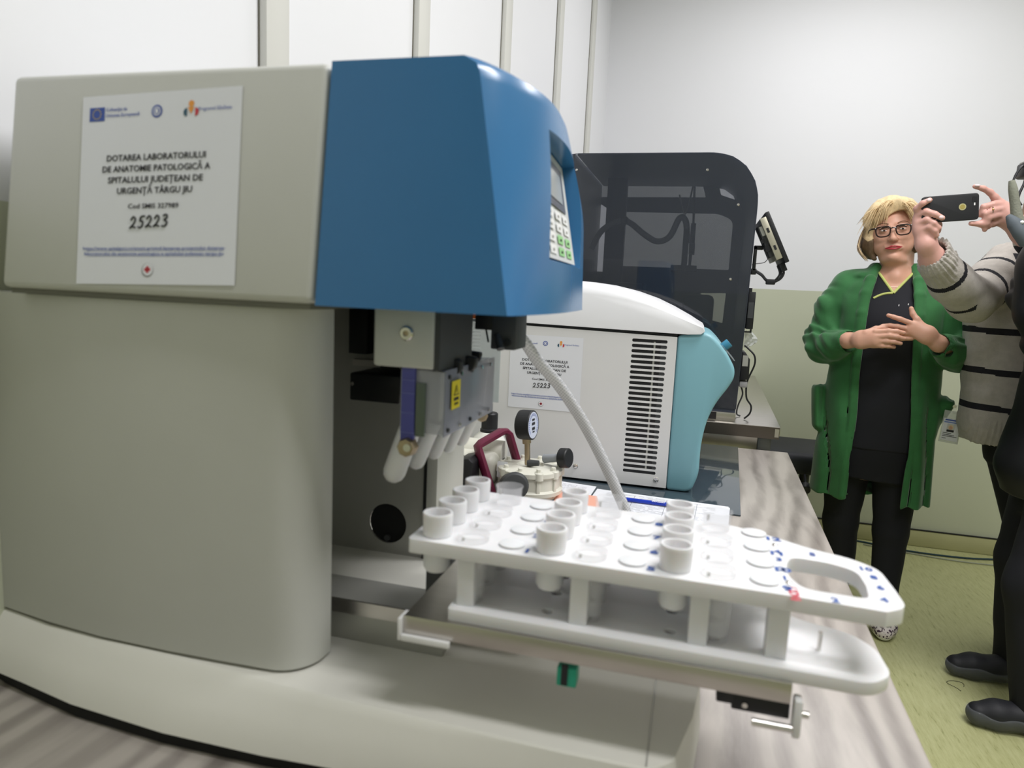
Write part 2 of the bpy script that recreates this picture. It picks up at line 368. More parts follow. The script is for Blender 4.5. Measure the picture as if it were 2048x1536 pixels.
mb = MB(); mb.prism([[(-0.74, 0.551), (-0.70, 0.539), (-0.66, 0.531), (-0.58, 0.517), (-0.466, 0.511), (-0.358, 0.514), (-0.2, 0.526), (-0.085, 0.530), (-0.01, 0.534), (0.016, 0.57), (0.028, 0.66), (0.028, 0.89), (-0.74, 0.89)]], 0.7512, 0.7615, M_gap); mb.build('contact_shadow_plinth', mach)  # black slab added under the skirt, stands in for its contact shadow
for x, y in ((-0.66, 0.62), (-0.03, 0.62), (-0.66, 0.86), (-0.03, 0.86)): MB().cyl((x, y, 0.75), (x, y, 0.767), 0.018, M_black, n=20).build('rubber_foot', mach)
# cavity behind the cover
mb = MB()
mb.prism([[(-0.485, 0.852), (-0.3216, 0.852), (-0.3216, 1.178), (-0.485, 1.178)], circ(-0.3713, 0.892, 0.0265, 28)], 0.80, 0.803, M_cav, plane='xz')
mb.build('rear_panel', mach)
mb = MB(); mb.box(-0.40, -0.345, 0.815, 0.82, 0.86, 0.925, M_gap)
mb.cyl((-0.3713, 0.804, 0.892), (-0.3713, 0.814, 0.892), 0.0265, M_gap, r1=0.0255); mb.cyl((-0.372, 0.80, 0.872), (-0.372, 0.812, 0.872), 0.004, M_dark); mb.build('vent_opening', mach)
mb = MB(); mb.box(-0.3216, -0.3172, 0.798, 0.81, 0.852, 1.178, M_black); mb.build('edge_seal', mach)
mb = MB(); mb.box(-0.3172, -0.303, 0.797, 0.90, 0.8155, 1.178, M_cream, bev=0.001); mb.build('corner_post', mach)
mb = MB(); mb.box(-0.485, -0.232, 0.642, 0.700, 0.8155, 0.860, M_cav, bev=0.0015); mb.box(-0.485, -0.232, 0.640, 0.6425, 0.846, 0.8615, M_steel); mb.build('slide_rail', mach)
mb = MB(); mb.box(-0.485, -0.15, 0.706, 0.90, 0.8155, 0.852, M_base, bev=0.002); mb.box(-0.485, -0.16, 0.7, 0.7065, 0.8155, 0.845, M_gap); mb.build('rear_ledge', mach)
# things in the upper part of the cavity
mb = MB(); mb.box(-0.394, -0.330, 0.735, 0.80, 1.063, 1.096, M_black, bev=0.002); mb.cyl((-0.39, 0.734, 1.083), (-0.39, 0.737, 1.083), 0.0022, M_chrome, n=12); mb.build('drive_cover', mach)
mb = MB(); mb.box(-0.415, -0.39, 0.77, 0.80, 1.115, 1.178, M_black, bev=0.001); mb.box(-0.372, -0.345, 0.77, 0.80, 1.10, 1.178, M_black, bev=0.001); mb.box(-0.42, -0.30, 0.79, 0.80, 1.098, 1.106, M_steel); mb.build('guide_column', mach)
mb = MB(); mb.box(-0.3075, -0.2435, 0.62, 0.66, 1.121, 1.181, M_cream, bev=0.0035, seg=3); mb.box(-0.2435, -0.238, 0.622, 0.72, 1.12, 1.18, M_dark); cb = mb.build('carriage_block', mach)
mb = MB(); mb.lathe((-0.2715, 0.620, 1.155), [(0.0072, 0), (0.0072, 0.0022), (0.0058, 0.0035), (0.003, 0.0036), (0.003, 0.001)], M_chrome, axis=(0, -1, 0), n=24)
mb.cyl((-0.2715, 0.620, 1.155), (-0.2715, 0.6185, 1.155), 0.003, M_brass, n=6); mb.build('screw', cb)
# acrylic manifold running back from the blue strip
mb = MB(); mb.box(-0.2825, -0.2350, 0.632, 0.80, 1.055, 1.119, M_clear2, bev=0.001)
mb.box(-0.236, -0.2345, 0.632, 0.80, 1.053, 1.12, mat('grey_acrylic', (150, 154, 168), 0.2, alpha=0.75, var=0.04), bev=0.0004)
mb.build('manifold', mach)
for y in (0.64, 0.675, 0.71, 0.745, 0.78):
    for z in (1.059, 1.113): MB().cyl((-0.2345, y, z), (-0.232, y, z), 0.0022, M_dark if y in (0.64, 0.71) else M_chrome, n=10).build('screw', mach)
mb = MB(); mb.box(-0.2795, -0.2655, 0.628, 0.632, 1.046, 1.125, mat('violet_blue_strip', (82, 84, 160), 0.3, var=0.03))
for z in (1.055, 1.075, 1.095, 1.108): mb.box(-0.2797, -0.2653, 0.6275, 0.628, z, z+0.0006, mat('violet_tick', (120, 124, 190), 0.4, var=0.01))
mb.build('level_strip', mach)
mb = MB(); mb.box(-0.2645, -0.2545, 0.629, 0.632, 1.052, 1.106, mat('grey_green_glass', (96, 108, 96), 0.2, var=0.05), bev=0.0005); mb.build('sight_glass', mach)
mb = MB(); mb.lathe((-0.271, 0.632, 1.041), [(0.0098, 0), (0.0098, 0.009), (0.0085, 0.011), (0.0045, 0.0115)], M_brass, axis=(0, -1, 0), n=8); mb.cyl((-0.268, 0.621, 1.042), (-0.268, 0.618, 1.042), 0.004, M_chrome, n=16); mb.build('end_nut', mach)
mb = MB(); mb.lathe((-0.2675, 0.862, 1.037), [(0.0085, 0), (0.0085, 0.013), (0.006, 0.016)], M_brass, axis=(0.3, -1, 0), n=8); mb.box(-0.275, -0.255, 0.855, 0.87, 1.037, 1.05, M_black); mb.build('hose_fitting', mach)
Myel = mat('yellow_warning_label', (232, 214, 30), 0.5, var=0.02)
mb = MB(); Mx = Matrix.Translation((-0.2325, 0.657, 1.0935)) @ Matrix.Rotation(PI/2, 4, 'Z') @ Matrix.Rotation(PI/2, 4, 'X')
mb.box(-0.0125, 0.0125, -0.0145, 0.0145, 0, 0.0005, Myel, M=Mx)
mb.poly([Mx @ Vector(p) for p in ((-0.008, -0.0005, 0.0008), (0.008, -0.0005, 0.0008), (0, 0.0105, 0.0008))], M_ink)
mb.poly([Mx @ Vector(p) for p in ((-0.0055, 0.0008, 0.001), (0.0055, 0.0008, 0.001), (0, 0.0083, 0.001))], Myel)
mb.box(-0.0006, 0.0006, 0.0022, 0.006, 0.001, 0.0013, M_ink, M=Mx); mb.box(-0.007, 0.007, -0.006, -0.003, 0.0006, 0.0009, M_ink, M=Mx); mb.box(-0.005, 0.006, -0.0105, -0.0085, 0.0006, 0.0009, M_ink, M=Mx)
mb.build('warning_label', mach)
for y, tx, tz, dx, L, r in ((0.640, -0.272, 1.066, -0.0185, 0.056, 0.0118), (0.670, -0.262, 1.060, -0.017, 0.044, 0.0095), (0.700, -0.255, 1.058, -0.0155, 0.038, 0.0085), (0.730, -0.250, 1.057, -0.015, 0.036, 0.008), (0.760, -0.246, 1.057, -0.014, 0.034, 0.0078)):
    a = Vector((tx, y+0.003, tz)); b = Vector((tx+dx, y, tz-L)); d = (b-a).normalized()
    pts = [a, a.lerp(b, 0.3), a.lerp(b, 0.7), b, b+d*r*0.5, b+d*r*0.85, b+d*r]
    MB().tube(pts, [r*0.92, r*0.98, r, r, r*0.85, r*0.5, r*0.08], M_poly, n=20).build('plunger', mach)
for k, (x0, x1, y) in enumerate(((-0.247, -0.232, 0.665), (-0.25, -0.226, 0.70), (-0.268, -0.240, 0.76))):
    mb = MB(); mb.prism([rnd([(x0-0.02, 1.113), (x1-0.003*k, 1.113), (x1, 1.128), (x0-0.02, 1.131)], 0.005)], y, y+0.012, M_black, plane='xz', bev=0.001); mb.build('clamp_paddle', mach)
mb = MB(); mb.box(-0.226, -0.1965, 0.75, 0.80, 1.134, 1.183, M_dark, bev=0.002); mb.box(-0.247, -0.226, 0.755, 0.79, 1.155, 1.183, M_black, bev=0.001)
mb.lathe((-0.2055, 0.75, 1.1425), [(0.0042, 0), (0.0042, 0.003), (0.002, 0.0032)], M_black, axis=(0, -1, 0), n=16); mb.cyl((-0.218, 0.752, 1.150), (-0.212, 0.745, 1.135), 0.0045, M_dark); mb.build('hose_bracket', mach)
mb = MB(); mb.box(-0.306, -0.256, 0.898, 0.90, 1.048, 1.178, mat('clear_sheet', (170, 200, 205), 0.1, alpha=0.3, var=0.02))
for k in range(15): mb.box(-0.302, -0.284, 0.8965, 0.898, 1.09+k*0.0048, 1.0906+k*0.0048, M_white)
mb.box(-0.303, -0.286, 0.895, 0.898, 1.161, 1.167, mat('orange_mark', (236, 120, 50), 0.5, var=0.02)); mb.build('graduated_sheet', mach)
mb = MB(); mb.tube([(-0.262, 0.80, 1.19), (-0.255, 0.8, 1.17), (-0.246, 0.79, 1.16), (-0.236, 0.775, 1.14)], 0.0012, M_black, n=6, smooth=4); mb.build('sensor_wire', mach)

# blue control head: sections in xz lofted along y with a pocket for the keypad
mb = MB(); bm = mb.bm
NS, NT = 36, 34
def hx(s, z):
    q = (z-1.18)/0.211
    near = -0.1496-0.0414*q
    far = -0.1485-0.0085*q-0.030*max(0, (q-0.45)/0.55)**2
    lin = near+(far-near)*s
    b = (0.012+0.024*q)*math.sin(PI*min(1, s**0.75))
    return lin+b
def hy(s, z): return yl(z)+(0.905-yl(z))*s
zs = [1.180+0.211*(k/(NT-1)) for k in range(NT)]
rows = []
for i in range(NS):
    s = i/(NS-1); sec = []
    for k, z in enumerate(zs):
        q = (z-1.18)/0.211; rx = 0.0
        if q > 0.93: rx = 0.012*(1-math.sqrt(max(0, 1-((q-0.93)/0.07)**2)))
        sec.append((hx(s, z)-rx, hy(s, z), z))
    rows.append(sec)
V = [[bm.verts.new(p) for p in r] for r in rows]
i0, i1, k0, k1 = 10, 30, 8, 27
def inpocket(i, k): return i0 <= i < i1 and k0 <= k < k1
ib = mb.mi(M_blue)
for i in range(NS-1):
    for k in range(NT-1):
        if not inpocket(i, k): bm.faces.new((V[i][k], V[i+1][k], V[i+1][k+1], V[i][k+1]))
bt = [bm.verts.new((-0.324, hy(i/(NS-1), 1.391), 1.391)) for i in range(NS)]
bb = [bm.verts.new((-0.324, hy(i/(NS-1), 1.18), 1.18)) for i in range(NS)]
for i in range(NS-1):
    bm.faces.new((V[i][-1], V[i+1][-1], bt[i+1], bt[i])); bm.faces.new((V[i][0], bb[i], bb[i+1], V[i+1][0])); bm.faces.new((bt[i], bt[i+1], bb[i+1], bb[i]))
bm.faces.new([bb[0]]+V[0]+[bt[0]]); bm.faces.new([bb[-1]]+V[-1]+[bt[-1]])
# pocket walls
loop = [(i, k0) for i in range(i0, i1)]+[(i1, k) for k in range(k0, k1)]+[(i, k1) for i in range(i1, i0, -1)]+[(i0, k) for k in range(k1, k0, -1)]
c0, c1, c2, c3 = [Vector(rows[i][k]) for i, k in ((i0, k0), (i1, k0), (i1, k1), (i0, k1))]
def pfloor(u, v, d=0.0):
    p = c0*(1-u)*(1-v)+c1*u*(1-v)+c2*u*v+c3*(1-u)*v
    return p+Vector((-0.007-0.010*v+d, 0, 0))
fl = {}
for (i, k) in loop:
    u = (i-i0)/(i1-i0); v = (k-k0)/(k1-k0)
    fl[(i, k)] = bm.verts.new(pfloor(0.04+0.92*u, 0.02+0.96*v))
for a in range(len(loop)):
    p, q = loop[a], loop[(a+1) % len(loop)]
    bm.faces.new((V[p[0]][p[1]], V[q[0]][q[1]], fl[q], fl[p]))
bm.faces.new([fl[p] for p in loop])
bmesh.ops.recalc_face_normals(bm, faces=bm.faces)
for f in bm.faces: f.material_index = ib
head = mb.build('control_head', mach, ang=32)
M_pad = mat('keypad_foil', (214, 216, 214), 0.4, var=0.01)
mb = MB()
def pq(u0, v0, u1, v1, m, d): mb.poly([pfloor(u0, v0, d), pfloor(u1, v0, d), pfloor(u1, v1, d), pfloor(u0, v1, d)], m)
pq(0.05, 0.03, 0.92, 0.97, M_pad, 0.0035)
pq(0.10, 0.50, 0.80, 0.90, mat('display_surround', (92, 92, 100), 0.3, var=0.02), 0.0041)
pq(0.18, 0.57, 0.70, 0.83, mat('lcd_glass', (196, 198, 196), 0.15, var=0.01), 0.0047)
Mgb = mat('green_key', (150, 206, 140), 0.5, var=0.02); Mwk = mat('white_key', (240, 241, 240), 0.4, var=0.01)
for r_ in range(4):
    for c_ in range(3):
        u = 0.14+c_*0.25; v = 0.39-r_*0.105
        g = r_ >= 2 and c_ >= 1
        pq(u, v, u+0.17, v+0.075, Mgb if g else Mwk, 0.0043)
        pq(u+0.06, v+0.025, u+0.11, v+0.045, M_ink if g else M_cav, 0.0048)
mb.build('control_panel', head)
project_label(mach, (-0.5885, yl(1.366)-0.0008, 1.3665), 0.1770, 0.1795, tilt=-math.radians(1.8), lean=-math.atan(0.1185))

# ------------------------------------------------------------------ steel tray
tray = thing('steel_tray', 'brushed steel tray slid out of the cream machine under the cup rack', 'tray', (-0.07, 0.63, 0.82))
mb = MB()
mb.prism([rnd([(-0.236, 0.548), (0.0945, 0.548), (0.0945, 0.745), (-0.236, 0.745)], [0.002, 0.012, 0.012, 0.002])], 0.9025, 0.905, M_steel); mb.build('tray_plate', tray)
mb = MB(); mb.box(-0.236, 0.0935, 0.5455, 0.5475, 0.889, 0.9065, M_steel, bev=0.0008); mb.build('front_apron', tray)
mb = MB(); mb.box(-0.236, -0.19, 0.541, 0.5455, 0.884, 0.890, M_white, bev=0.001); mb.box(-0.2395, -0.236, 0.541, 0.56, 0.884, 0.905, M_white, bev=0.001); mb.build('end_clip', tray)
mb = MB(); mb.box(0.096, 0.1025, 0.543, 0.556, 0.862, 0.894, M_poly, bev=0.002); mb.cyl((0.1025, 0.55, 0.88), (0.108, 0.55, 0.88), 0.003, M_chrome, n=14); mb.cyl((0.066, 0.545, 0.869), (0.096, 0.545, 0.869), 0.0032, M_chrome, n=16); mb.build('stop_block', tray)
mb = MB(); mb.box(0.05, 0.094, 0.549, 0.60, 0.874, 0.888, M_black, bev=0.001); mb.box(0.038, 0.052, 0.549, 0.56, 0.878, 0.9, M_black, bev=0.001); mb.cyl((0.06, 0.5485, 0.88), (0.06, 0.547, 0.88), 0.0022, M_chrome, n=12); mb.build('lock_bracket', tray)
M_grn2 = mat('green_connector', (40, 168, 138), 0.4, var=0.03)
mb = MB(); mb.box(-0.0935, -0.0765, 0.548, 0.565, 0.866, 0.883, M_grn2, bev=0.0012); mb.box(-0.0895, -0.084, 0.5465, 0.549, 0.868, 0.886, M_ink); mb.build('green_connector', tray)
mb = MB(); mb.box(-0.26, -0.2325, 0.66, 0.72, 0.8625, 0.9025, M_dark); mb.build('slide_carriage', tray)

# ------------------------------------------------------------------ cup rack
rack = thing('cup_rack', 'white plastic cup rack with loop handle standing on the steel tray', 'rack', (-0.05, 0.635, 0.905))
XS = [-0.2185+0.036*k for k in range(9)]; YS = [0.58, 0.62, 0.66, 0.70]
outer = [(-0.240, 0.560), (0.085, 0.557), (0.155, 0.553), (0.172, 0.566), (0.172, 0.60), (0.170, 0.645), (0.150, 0.664), (0.120, 0.676), (0.085, 0.700), (0.05, 0.718), (-0.225, 0.730), (-0.240, 0.715)]
hole = [(0.0985, 0.575), (0.147, 0.573), (0.1505, 0.600), (0.1500, 0.632), (0.130, 0.644), (0.0975, 0.647), (0.0915, 0.625), (0.0905, 0.598)]
mb = MB(); mb.prism([rnd(outer, [0.006, 0, 0, 0.012, 0, 0.02, 0.01, 0.01, 0.02, 0.01, 0.006, 0.006], 5), rnd(hole, [0.012, 0.008, 0, 0.012, 0.01, 0.012, 0.006, 0.006], 5)], 0.960, 0.973, M_poly, bev=0.0022, seg=3, ang=50); tp = mb.build('top_plate', rack)
mb = MB()
M_mark = mat('blue_marker', (52, 88, 160), 0.7, var=0.05)
Mf = lambda x, y: Matrix.Translation((x, y, 0.9734))
lab = ['1', '2', '3', '4', '5', '6', '7', '8', '9', '10', '11', '12']
for c_ in range(3):
    for r_ in range(4):
        put_text(mb, lab[c_*4+r_], Mf(XS[c_*3+2]+0.0165, YS[r_]-0.010) @ Matrix.Diagonal((1.2, 1.0, 1, 1)), 0.013, M_mark, 0.04)
for x, y, s in ((0.087, 0.655, '4'), (0.0865, 0.635, '3'), (0.0865, 0.612, '2'), (0.0865, 0.592, '1'), (0.118, 0.660, '5'), (0.158, 0.640, '10'), (0.161, 0.622, '8'), (0.161, 0.600, '6'), (0.158, 0.575, '4'), (0.12, 0.560, '2')):
    put_text(mb, s, Mf(x, y), 0.012, M_mark, 0.04)
mb.build('blue_markings', tp)
mb = MB(); put_text(mb, 'RACK 1', Mf(0.0905, 0.562) @ Matrix.Rotation(PI/2, 4, 'Z'), 0.0105, mat('red_marker', (206, 60, 84), 0.7, var=0.05), 0.03, 0.026); mb.build('red_marking', tp)
for x, y in ((0.0865, 0.672), (0.0885, 0.582)): MB().lathe((x, y, 0.973), [(0.0028, 0), (0.0028, 0.0012), (0.001, 0.0022)], M_chrome, n=14).build('screw', tp)
mb = MB(); lower = [(-0.197, 0.553), (0.150, 0.548), (0.168, 0.568), (0.166, 0.610), (0.150, 0.632), (0.10, 0.648), (0.06, 0.70), (-0.197, 0.715)]
mb.prism([rnd(lower, [0.004, 0.012, 0.01, 0.012, 0.012, 0.02, 0.01, 0.004])]+[circ(x, y, 0.0055, 12) for x in XS[1::3]+XS[3::3] for y in YS], 0.9052, 0.916, M_poly, bev=0.002, seg=2, ang=50); lp = mb.build('bottom_plate', rack)
MB().cyl((0.118, 0.59, 0.914), (0.118, 0.59, 0.932), 0.0018, M_chrome, n=12).build('locating_pin', lp)
for x0, x1 in ((-0.192, -0.176), (-0.0885, -0.073), (0.012, 0.0275), (0.073, 0.0895)):
    MB().box(x0, x1, 0.563, 0.578, 0.9155, 0.9605, M_poly, bev=0.001).build('leg', rack)
for x0 in (-0.2, 0.04): MB().box(x0, x0+0.015, 0.69, 0.705, 0.9155, 0.9605, M_poly, bev=0.001).build('leg', rack)

def make_cup(kind):
    mb = MB()
    if kind == 'white': mb.lathe((0, 0, 0), [(0.010, -0.034), (0.0122, -0.030), (0.0128, -0.0), (0.0134, 0.0005), (0.0140, 0.018), (0.0140, 0.0205), (0.0135, 0.0215), (0.0116, 0.0215), (0.0110, 0.020), (0.0105, -0.026), (0.002, -0.028)], M_poly, n=32); 
    elif kind == 'clear': mb.lathe((0, 0, 0), [(0.011, -0.050), (0.0115, -0.045), (0.0142, 0.010), (0.0150, 0.0115), (0.0150, 0.013), (0.0140, 0.013), (0.0133, 0.010), (0.011, -0.044), (0.002, -0.046)], M_clear, n=32); mb.cyl((-0.0085, -0.006, 0.004), (-0.0085, -0.006, 0.0095), 0.0014, M_cav, n=12)
    else: mb.lathe((0, 0, 0), [(0.0110, 0.0), (0.0118, 0.0003), (0.0115, 0.0012), (0.0095, 0.0018), (0.0015, 0.0020)], M_poly, n=32)
    mb.mats[0] = mb.mats[0]
    return mb.build({'white': 'white_cup', 'clear': 'clear_cup', 'cap': 'round_cap'}[kind])
rows_n = ['front row', 'second row', 'third row', 'back row']
cols_n = ['left group by the machine', 'middle group', 'right group by the loop handle']
first = {}
for c_ in range(9):
    for r_ in range(4):
        kind = ('white', 'clear', 'cap')[c_ % 3]
        if kind not in first: o = first[kind] = make_cup(kind)
        else: o = first[kind].copy(); COL.objects.link(o)
        o.location = (XS[c_], YS[r_], 0.9732+(0.0004 if kind == 'cap' else ((0.006 if r_ == 3 else -0.007) if kind == 'clear' else 0)))
        nm = {'white': 'tall white cup', 'clear': 'thin clear plastic cup', 'cap': 'flat white round cap'}[kind]
        tag(o, '%s in the rack, %s, %s' % (nm, rows_n[r_], cols_n[c_//3]), 'cup' if kind != 'cap' else 'cap',
            {'white': 'white cups in the rack', 'clear': 'clear cups in the rack', 'cap': 'round caps in the rack'}[kind])
# ------------------------------------------------------------------ white and teal bench instrument
ins = thing('bench_instrument', 'white bench instrument with slotted side, domed lid and teal front, behind the cup rack', 'instrument', (-0.3, 1.8, 0.75))
mb = MB()
slots = []
for k in range(26):
    z = 1.1015-k*0.01235; x0 = -0.1435-0.0005*k*0.1; x1 = -0.0635-0.0002*k
    slots.append(rnd([(x0, z-0.0038), (x1, z-0.0038), (x1, z+0.0038), (x0, z+0.0038)], 0.0036, 4))
mb.prism([[(-0.62, 0.7605), (-0.0425, 0.7605), (-0.0425, 1.114), (-0.62, 1.1245)]]+slots, 1.61, 1.6125, M_instr, plane='xz')
mb.build('slotted_side_panel', ins)
mb = MB(); mb.box(-0.62, -0.045, 1.6125, 1.99, 0.762, 1.112, M_instr, bev=0.002)
b_ = mb.build('body', ins)
mb = MB(); mb.box(-0.155, -0.055, 1.6122, 1.6135, 0.785, 1.107, M_black)
for k, (x, wd, c_) in enumerate(((-0.094, 0.004, M_cav), (-0.078, 0.018, M_dark))): mb.box(x, x+wd, 1.6115, 1.6122, 0.80, 1.10, c_)
mb.build('vent_interior', ins)
mb = MB(); mb.prism([[(-0.62, 1.1245), (-0.0425, 1.114), (-0.0425, 1.1195), (-0.62, 1.130)]], 1.616, 1.985, M_black, plane='xz'); mb.build('lid_gasket', ins)
mb = MB(); prof = [(-0.62, 1.1305), (-0.02, 1.1215), (0.008, 1.1235), (0.0165, 1.130), (0.012, 1.138)]
arc = [(-0.02, 1.1575), (-0.065, 1.1805), (-0.11, 1.200), (-0.16, 1.2155), (-0.21, 1.2255), (-0.2624, 1.2310), (-0.33, 1.2345), (-0.45, 1.236), (-0.62, 1.236)]
secs = []
for y, kz in ((1.607, 0.72), (1.612, 0.86), (1.625, 0.95), (1.65, 1.0), (1.80, 1.02), (1.95, 1.0), (1.985, 0.93), (1.992, 0.80)):
    secs.append([(x, y, z) for x, z in prof]+[(x, y, 1.1305+(z-1.1305)*kz) for x, z in arc])
mb.rings(secs, M_lid); mb.build('lid', ins, ang=50)
mb = MB(); tl = [(-0.0425, 0.7555), (0.002, 0.7555), (0.016, 0.762), (0.029, 0.800), (0.0275, 0.868), (0.036, 0.925), (0.052, 0.968), (0.078, 1.008), (0.0885, 1.030), (0.0875, 1.052), (0.070, 1.082), (0.050, 1.106), (0.030, 1.124), (0.012, 1.128), (-0.02, 1.1205), (-0.0425, 1.118)]
mb.prism([rnd(tl, [0, 0.01, 0.012, 0.02, 0.03, 0.03, 0.03, 0.03, 0.014, 0.014, 0.01, 0.01, 0.01, 0.01, 0.0, 0], 4)], 1.612, 1.985, M_teal, plane='xz', bev=0.008, seg=3, ang=50); tf = mb.build('teal_front', ins, ang=40)
Mk = Matrix.Translation((0.0615, 1.66, 1.0955)) @ Matrix.Rotation(math.radians(48), 4, 'Y')
M_bk = mat('petrol_blue_knob', (62, 134, 164), 0.35, var=0.02)
mb = MB(); mb.cyl(Mk @ Vector((0, 0, -0.004)), Mk @ Vector((0, 0, 0.016)), 0.0105, M_bk, bev=0.001); mb.build('knob', tf)
mb = MB(); mb.box(-0.016, 0.030, -0.028, 0.05, 0.0005, 0.0025, M_clear, M=Mk @ Matrix.Translation((0.008, 0, -0.002)))
for i in range(7): mb.box(-0.012+0.005*i, -0.0105+0.005*i, -0.022, 0.03, 0.0025, 0.0028, mat('grey_print', (120, 130, 136), 0.5, var=0.02), M=Mk @ Matrix.Translation((0.008, 0, -0.002)))
mb.build('control_sticker', tf)
for x, z in ((-0.258, 0.790), (-0.0665, 0.778)):
    MB().lathe((x, 1.61, z), [(0.0062, 0), (0.0062, 0.0012), (0.0045, 0.0028), (0.0025, 0.003), (0.0022, 0.0012)], M_chrome, axis=(0, -1, 0), n=20).build('screw', ins)
for x, y in ((-0.57, 1.65), (-0.09, 1.65), (-0.57, 1.94), (-0.09, 1.94)): MB().box(x-0.02, x+0.02, y-0.02, y+0.02, 0.7545, 0.762, M_black, bev=0.002).build('rubber_foot', ins)
project_label(ins, (-0.4335, 1.6094, 1.0985), 0.177, 0.178)

# ------------------------------------------------------------------ dark glass mat, papers, pen
tag(MB().prism([[(-0.5, 1.50), (0.119, 1.49), (0.150, 2.208), (-0.5, 2.208)]], 0.7502, 0.754, mat('dark_glass', (58, 70, 78), 0.08, coat=0.5, var=0.02), bev=0.0006).build('glass_mat'), 'dark grey glass mat on the desk under the teal-fronted instrument', 'mat')
M_print = mat('printed_grey', (150, 152, 160), 0.7, var=0.02)
def sheet(name, pts, z, label, lines=True, col=M_paper, thick=0.0006, seed=0, group=None):
    mb = MB(); mb.prism([pts], z, z+thick, col)
    if lines:
        r = random.Random(seed); a = Vector(pts[0]); u = Vector(pts[1])-a; v = Vector(pts[3])-a
        def Q(s, t): q = a+u*s+v*t; return (q.x, q.y, z+thick+0.0002)
        for i in range(26):
            t = 0.06+i*0.034; s = 0.08
            while s < 0.9:
                e = min(0.92, s+r.uniform(0.03, 0.14))
                if r.random() < 0.75: mb.poly([Q(s, t), Q(e, t), Q(e, t+0.006), Q(s, t+0.006)], M_print)
                s = e+0.02
        for s in (0.3, 0.55, 0.78): mb.poly([Q(s, 0.3), Q(s+0.004, 0.3), Q(s+0.004, 0.92), Q(s, 0.92)], M_print)
    return tag(mb.build(name), label, 'paper', group)
g = 'loose papers on the desk'
sheet('paper_sheet', [(-0.20, 1.33), (0.085, 1.315), (0.098, 1.522), (-0.19, 1.545)], 0.7545, 'bottom sheet of the printed papers beside the blue pen', False, group=g)
for i, (dx, dy, lb) in enumerate(((0.004, 0.004, 'second lowest sheet of the printed papers beside the blue pen'), (-0.004, 0.006, 'second sheet from the top of the papers beside the pen'), (0.001, 0.0, 'topmost printed sheet lying under the blue pen'))):
    sheet('paper_sheet', [(-0.20+dx, 1.33+dy), (0.080+dx, 1.315+dy), (0.094+dx, 1.52+dy), (-0.19+dx, 1.54+dy)], 0.756+i*0.0016, lb, i == 2, seed=i, group=g)
sheet('paper_sheet', [(-0.275, 1.37), (-0.205, 1.365), (-0.20, 1.575), (-0.285, 1.585)], 0.7545, 'printed sheet with dark diagrams between pump and white instrument', True, seed=7, group=g)
mb = MB(); mb.prism([[(-0.265, 1.385), (-0.165, 1.385), (-0.185, 1.475), (-0.275, 1.478)]], 0.7612, 0.7618, mat('salmon_paper', (238, 176, 154), 0.7, var=0.03)); tag(mb.build('salmon_card'), 'salmon pink card lying on the papers beside the pump', 'card')
pen = thing('ballpoint_pen', 'blue ballpoint pen with white lettering lying on the printed papers', 'pen', (-0.065, 1.462, 0.765))
M_pen = mat('pen_blue', (26, 58, 180), 0.25, var=0.02)
mb = MB(); mb.tube([(-0.135, 1.468, 0.7652), (-0.12, 1.467, 0.7652), (0.0, 1.4625, 0.7652), (0.004, 1.4622, 0.7652)], [0.0030, 0.0042, 0.0042, 0.0036], M_pen, n=14); mb.build('barrel', pen)
mb = MB(); mb.cyl((0.004, 1.4622, 0.7652), (0.0085, 1.462, 0.7652), 0.0032, mat('pen_end', (30, 50, 110), 0.3, var=0.02)); mb.build('push_button', pen)
mb = MB(); put_text(mb, 'DENSAN', Matrix.Translation((-0.052, 1.4602, 0.7695)) @ Matrix.Rotation(-0.04, 4, 'Z') @ Matrix.Rotation(math.radians(25), 4, 'X'), 0.0052, M_white, 0.02, 0.026); mb.build('lettering', pen)

# ------------------------------------------------------------------ vacuum pump with gauge
pump = thing('vacuum_pump', 'cream vacuum pump with bolted round head and pressure gauge, maroon handle', 'pump', (-0.33, 1.42, 0.75))
cx, cy = -0.327, 1.425
mb = MB()
mb.lathe((cx, cy, 0.7605), [(0.058, 0), (0.058, 0.012), (0.071, 0.014), (0.072, 0.022), (0.066, 0.026), (0.066, 0.052), (0.071, 0.055), (0.071, 0.064), (0.066, 0.067), (0.030, 0.0695), (0.028, 0.066), (0.012, 0.066)], M_pump, n=56)
for k in range(10):
    a = 2*PI*k/10+0.2
    mb.lathe((cx+0.064*math.cos(a), cy+0.064*math.sin(a), 0.812), [(0.0105, 0), (0.0105, 0.0145), (0.009, 0.0165), (0.002, 0.0165)], M_pump, n=16)
    mb.box(-0.004, 0.004, 0.058, 0.070, 0.772-0.0, 0.815, M_pump, bev=0.001, M=Matrix.Translation((cx, cy, 0)) @ Matrix.Rotation(a+0.3, 4, 'Z'))
mb.build('pump_head', pump)
for k in range(10):
    a = 2*PI*k/10+0.2
    MB().lathe((cx+0.062*math.cos(a), cy+0.062*math.sin(a), 0.8285), [(0.0052, 0), (0.0052, 0.006), (0.004, 0.007), (0.0015, 0.0065)], M_pump, n=8).build('bolt', pump)
MB().lathe((cx, cy, 0.827), [(0.009, 0), (0.009, 0.006), (0.003, 0.006)], M_pump, n=10).build('bolt', pump)
mb = MB()
for k in range(3):
    a = 2*PI*k/3-0.9; mb.box(-0.012, 0.012, 0.045, 0.06, 0.7505, 0.7625, M_pump, M=Matrix.Translation((cx, cy, 0)) @ Matrix.Rotation(a, 4, 'Z'))
mb.lathe((cx, cy, 0.7505), [(0.044, 0), (0.044, 0.010)], M_dark); mb.build('pump_base', pump)
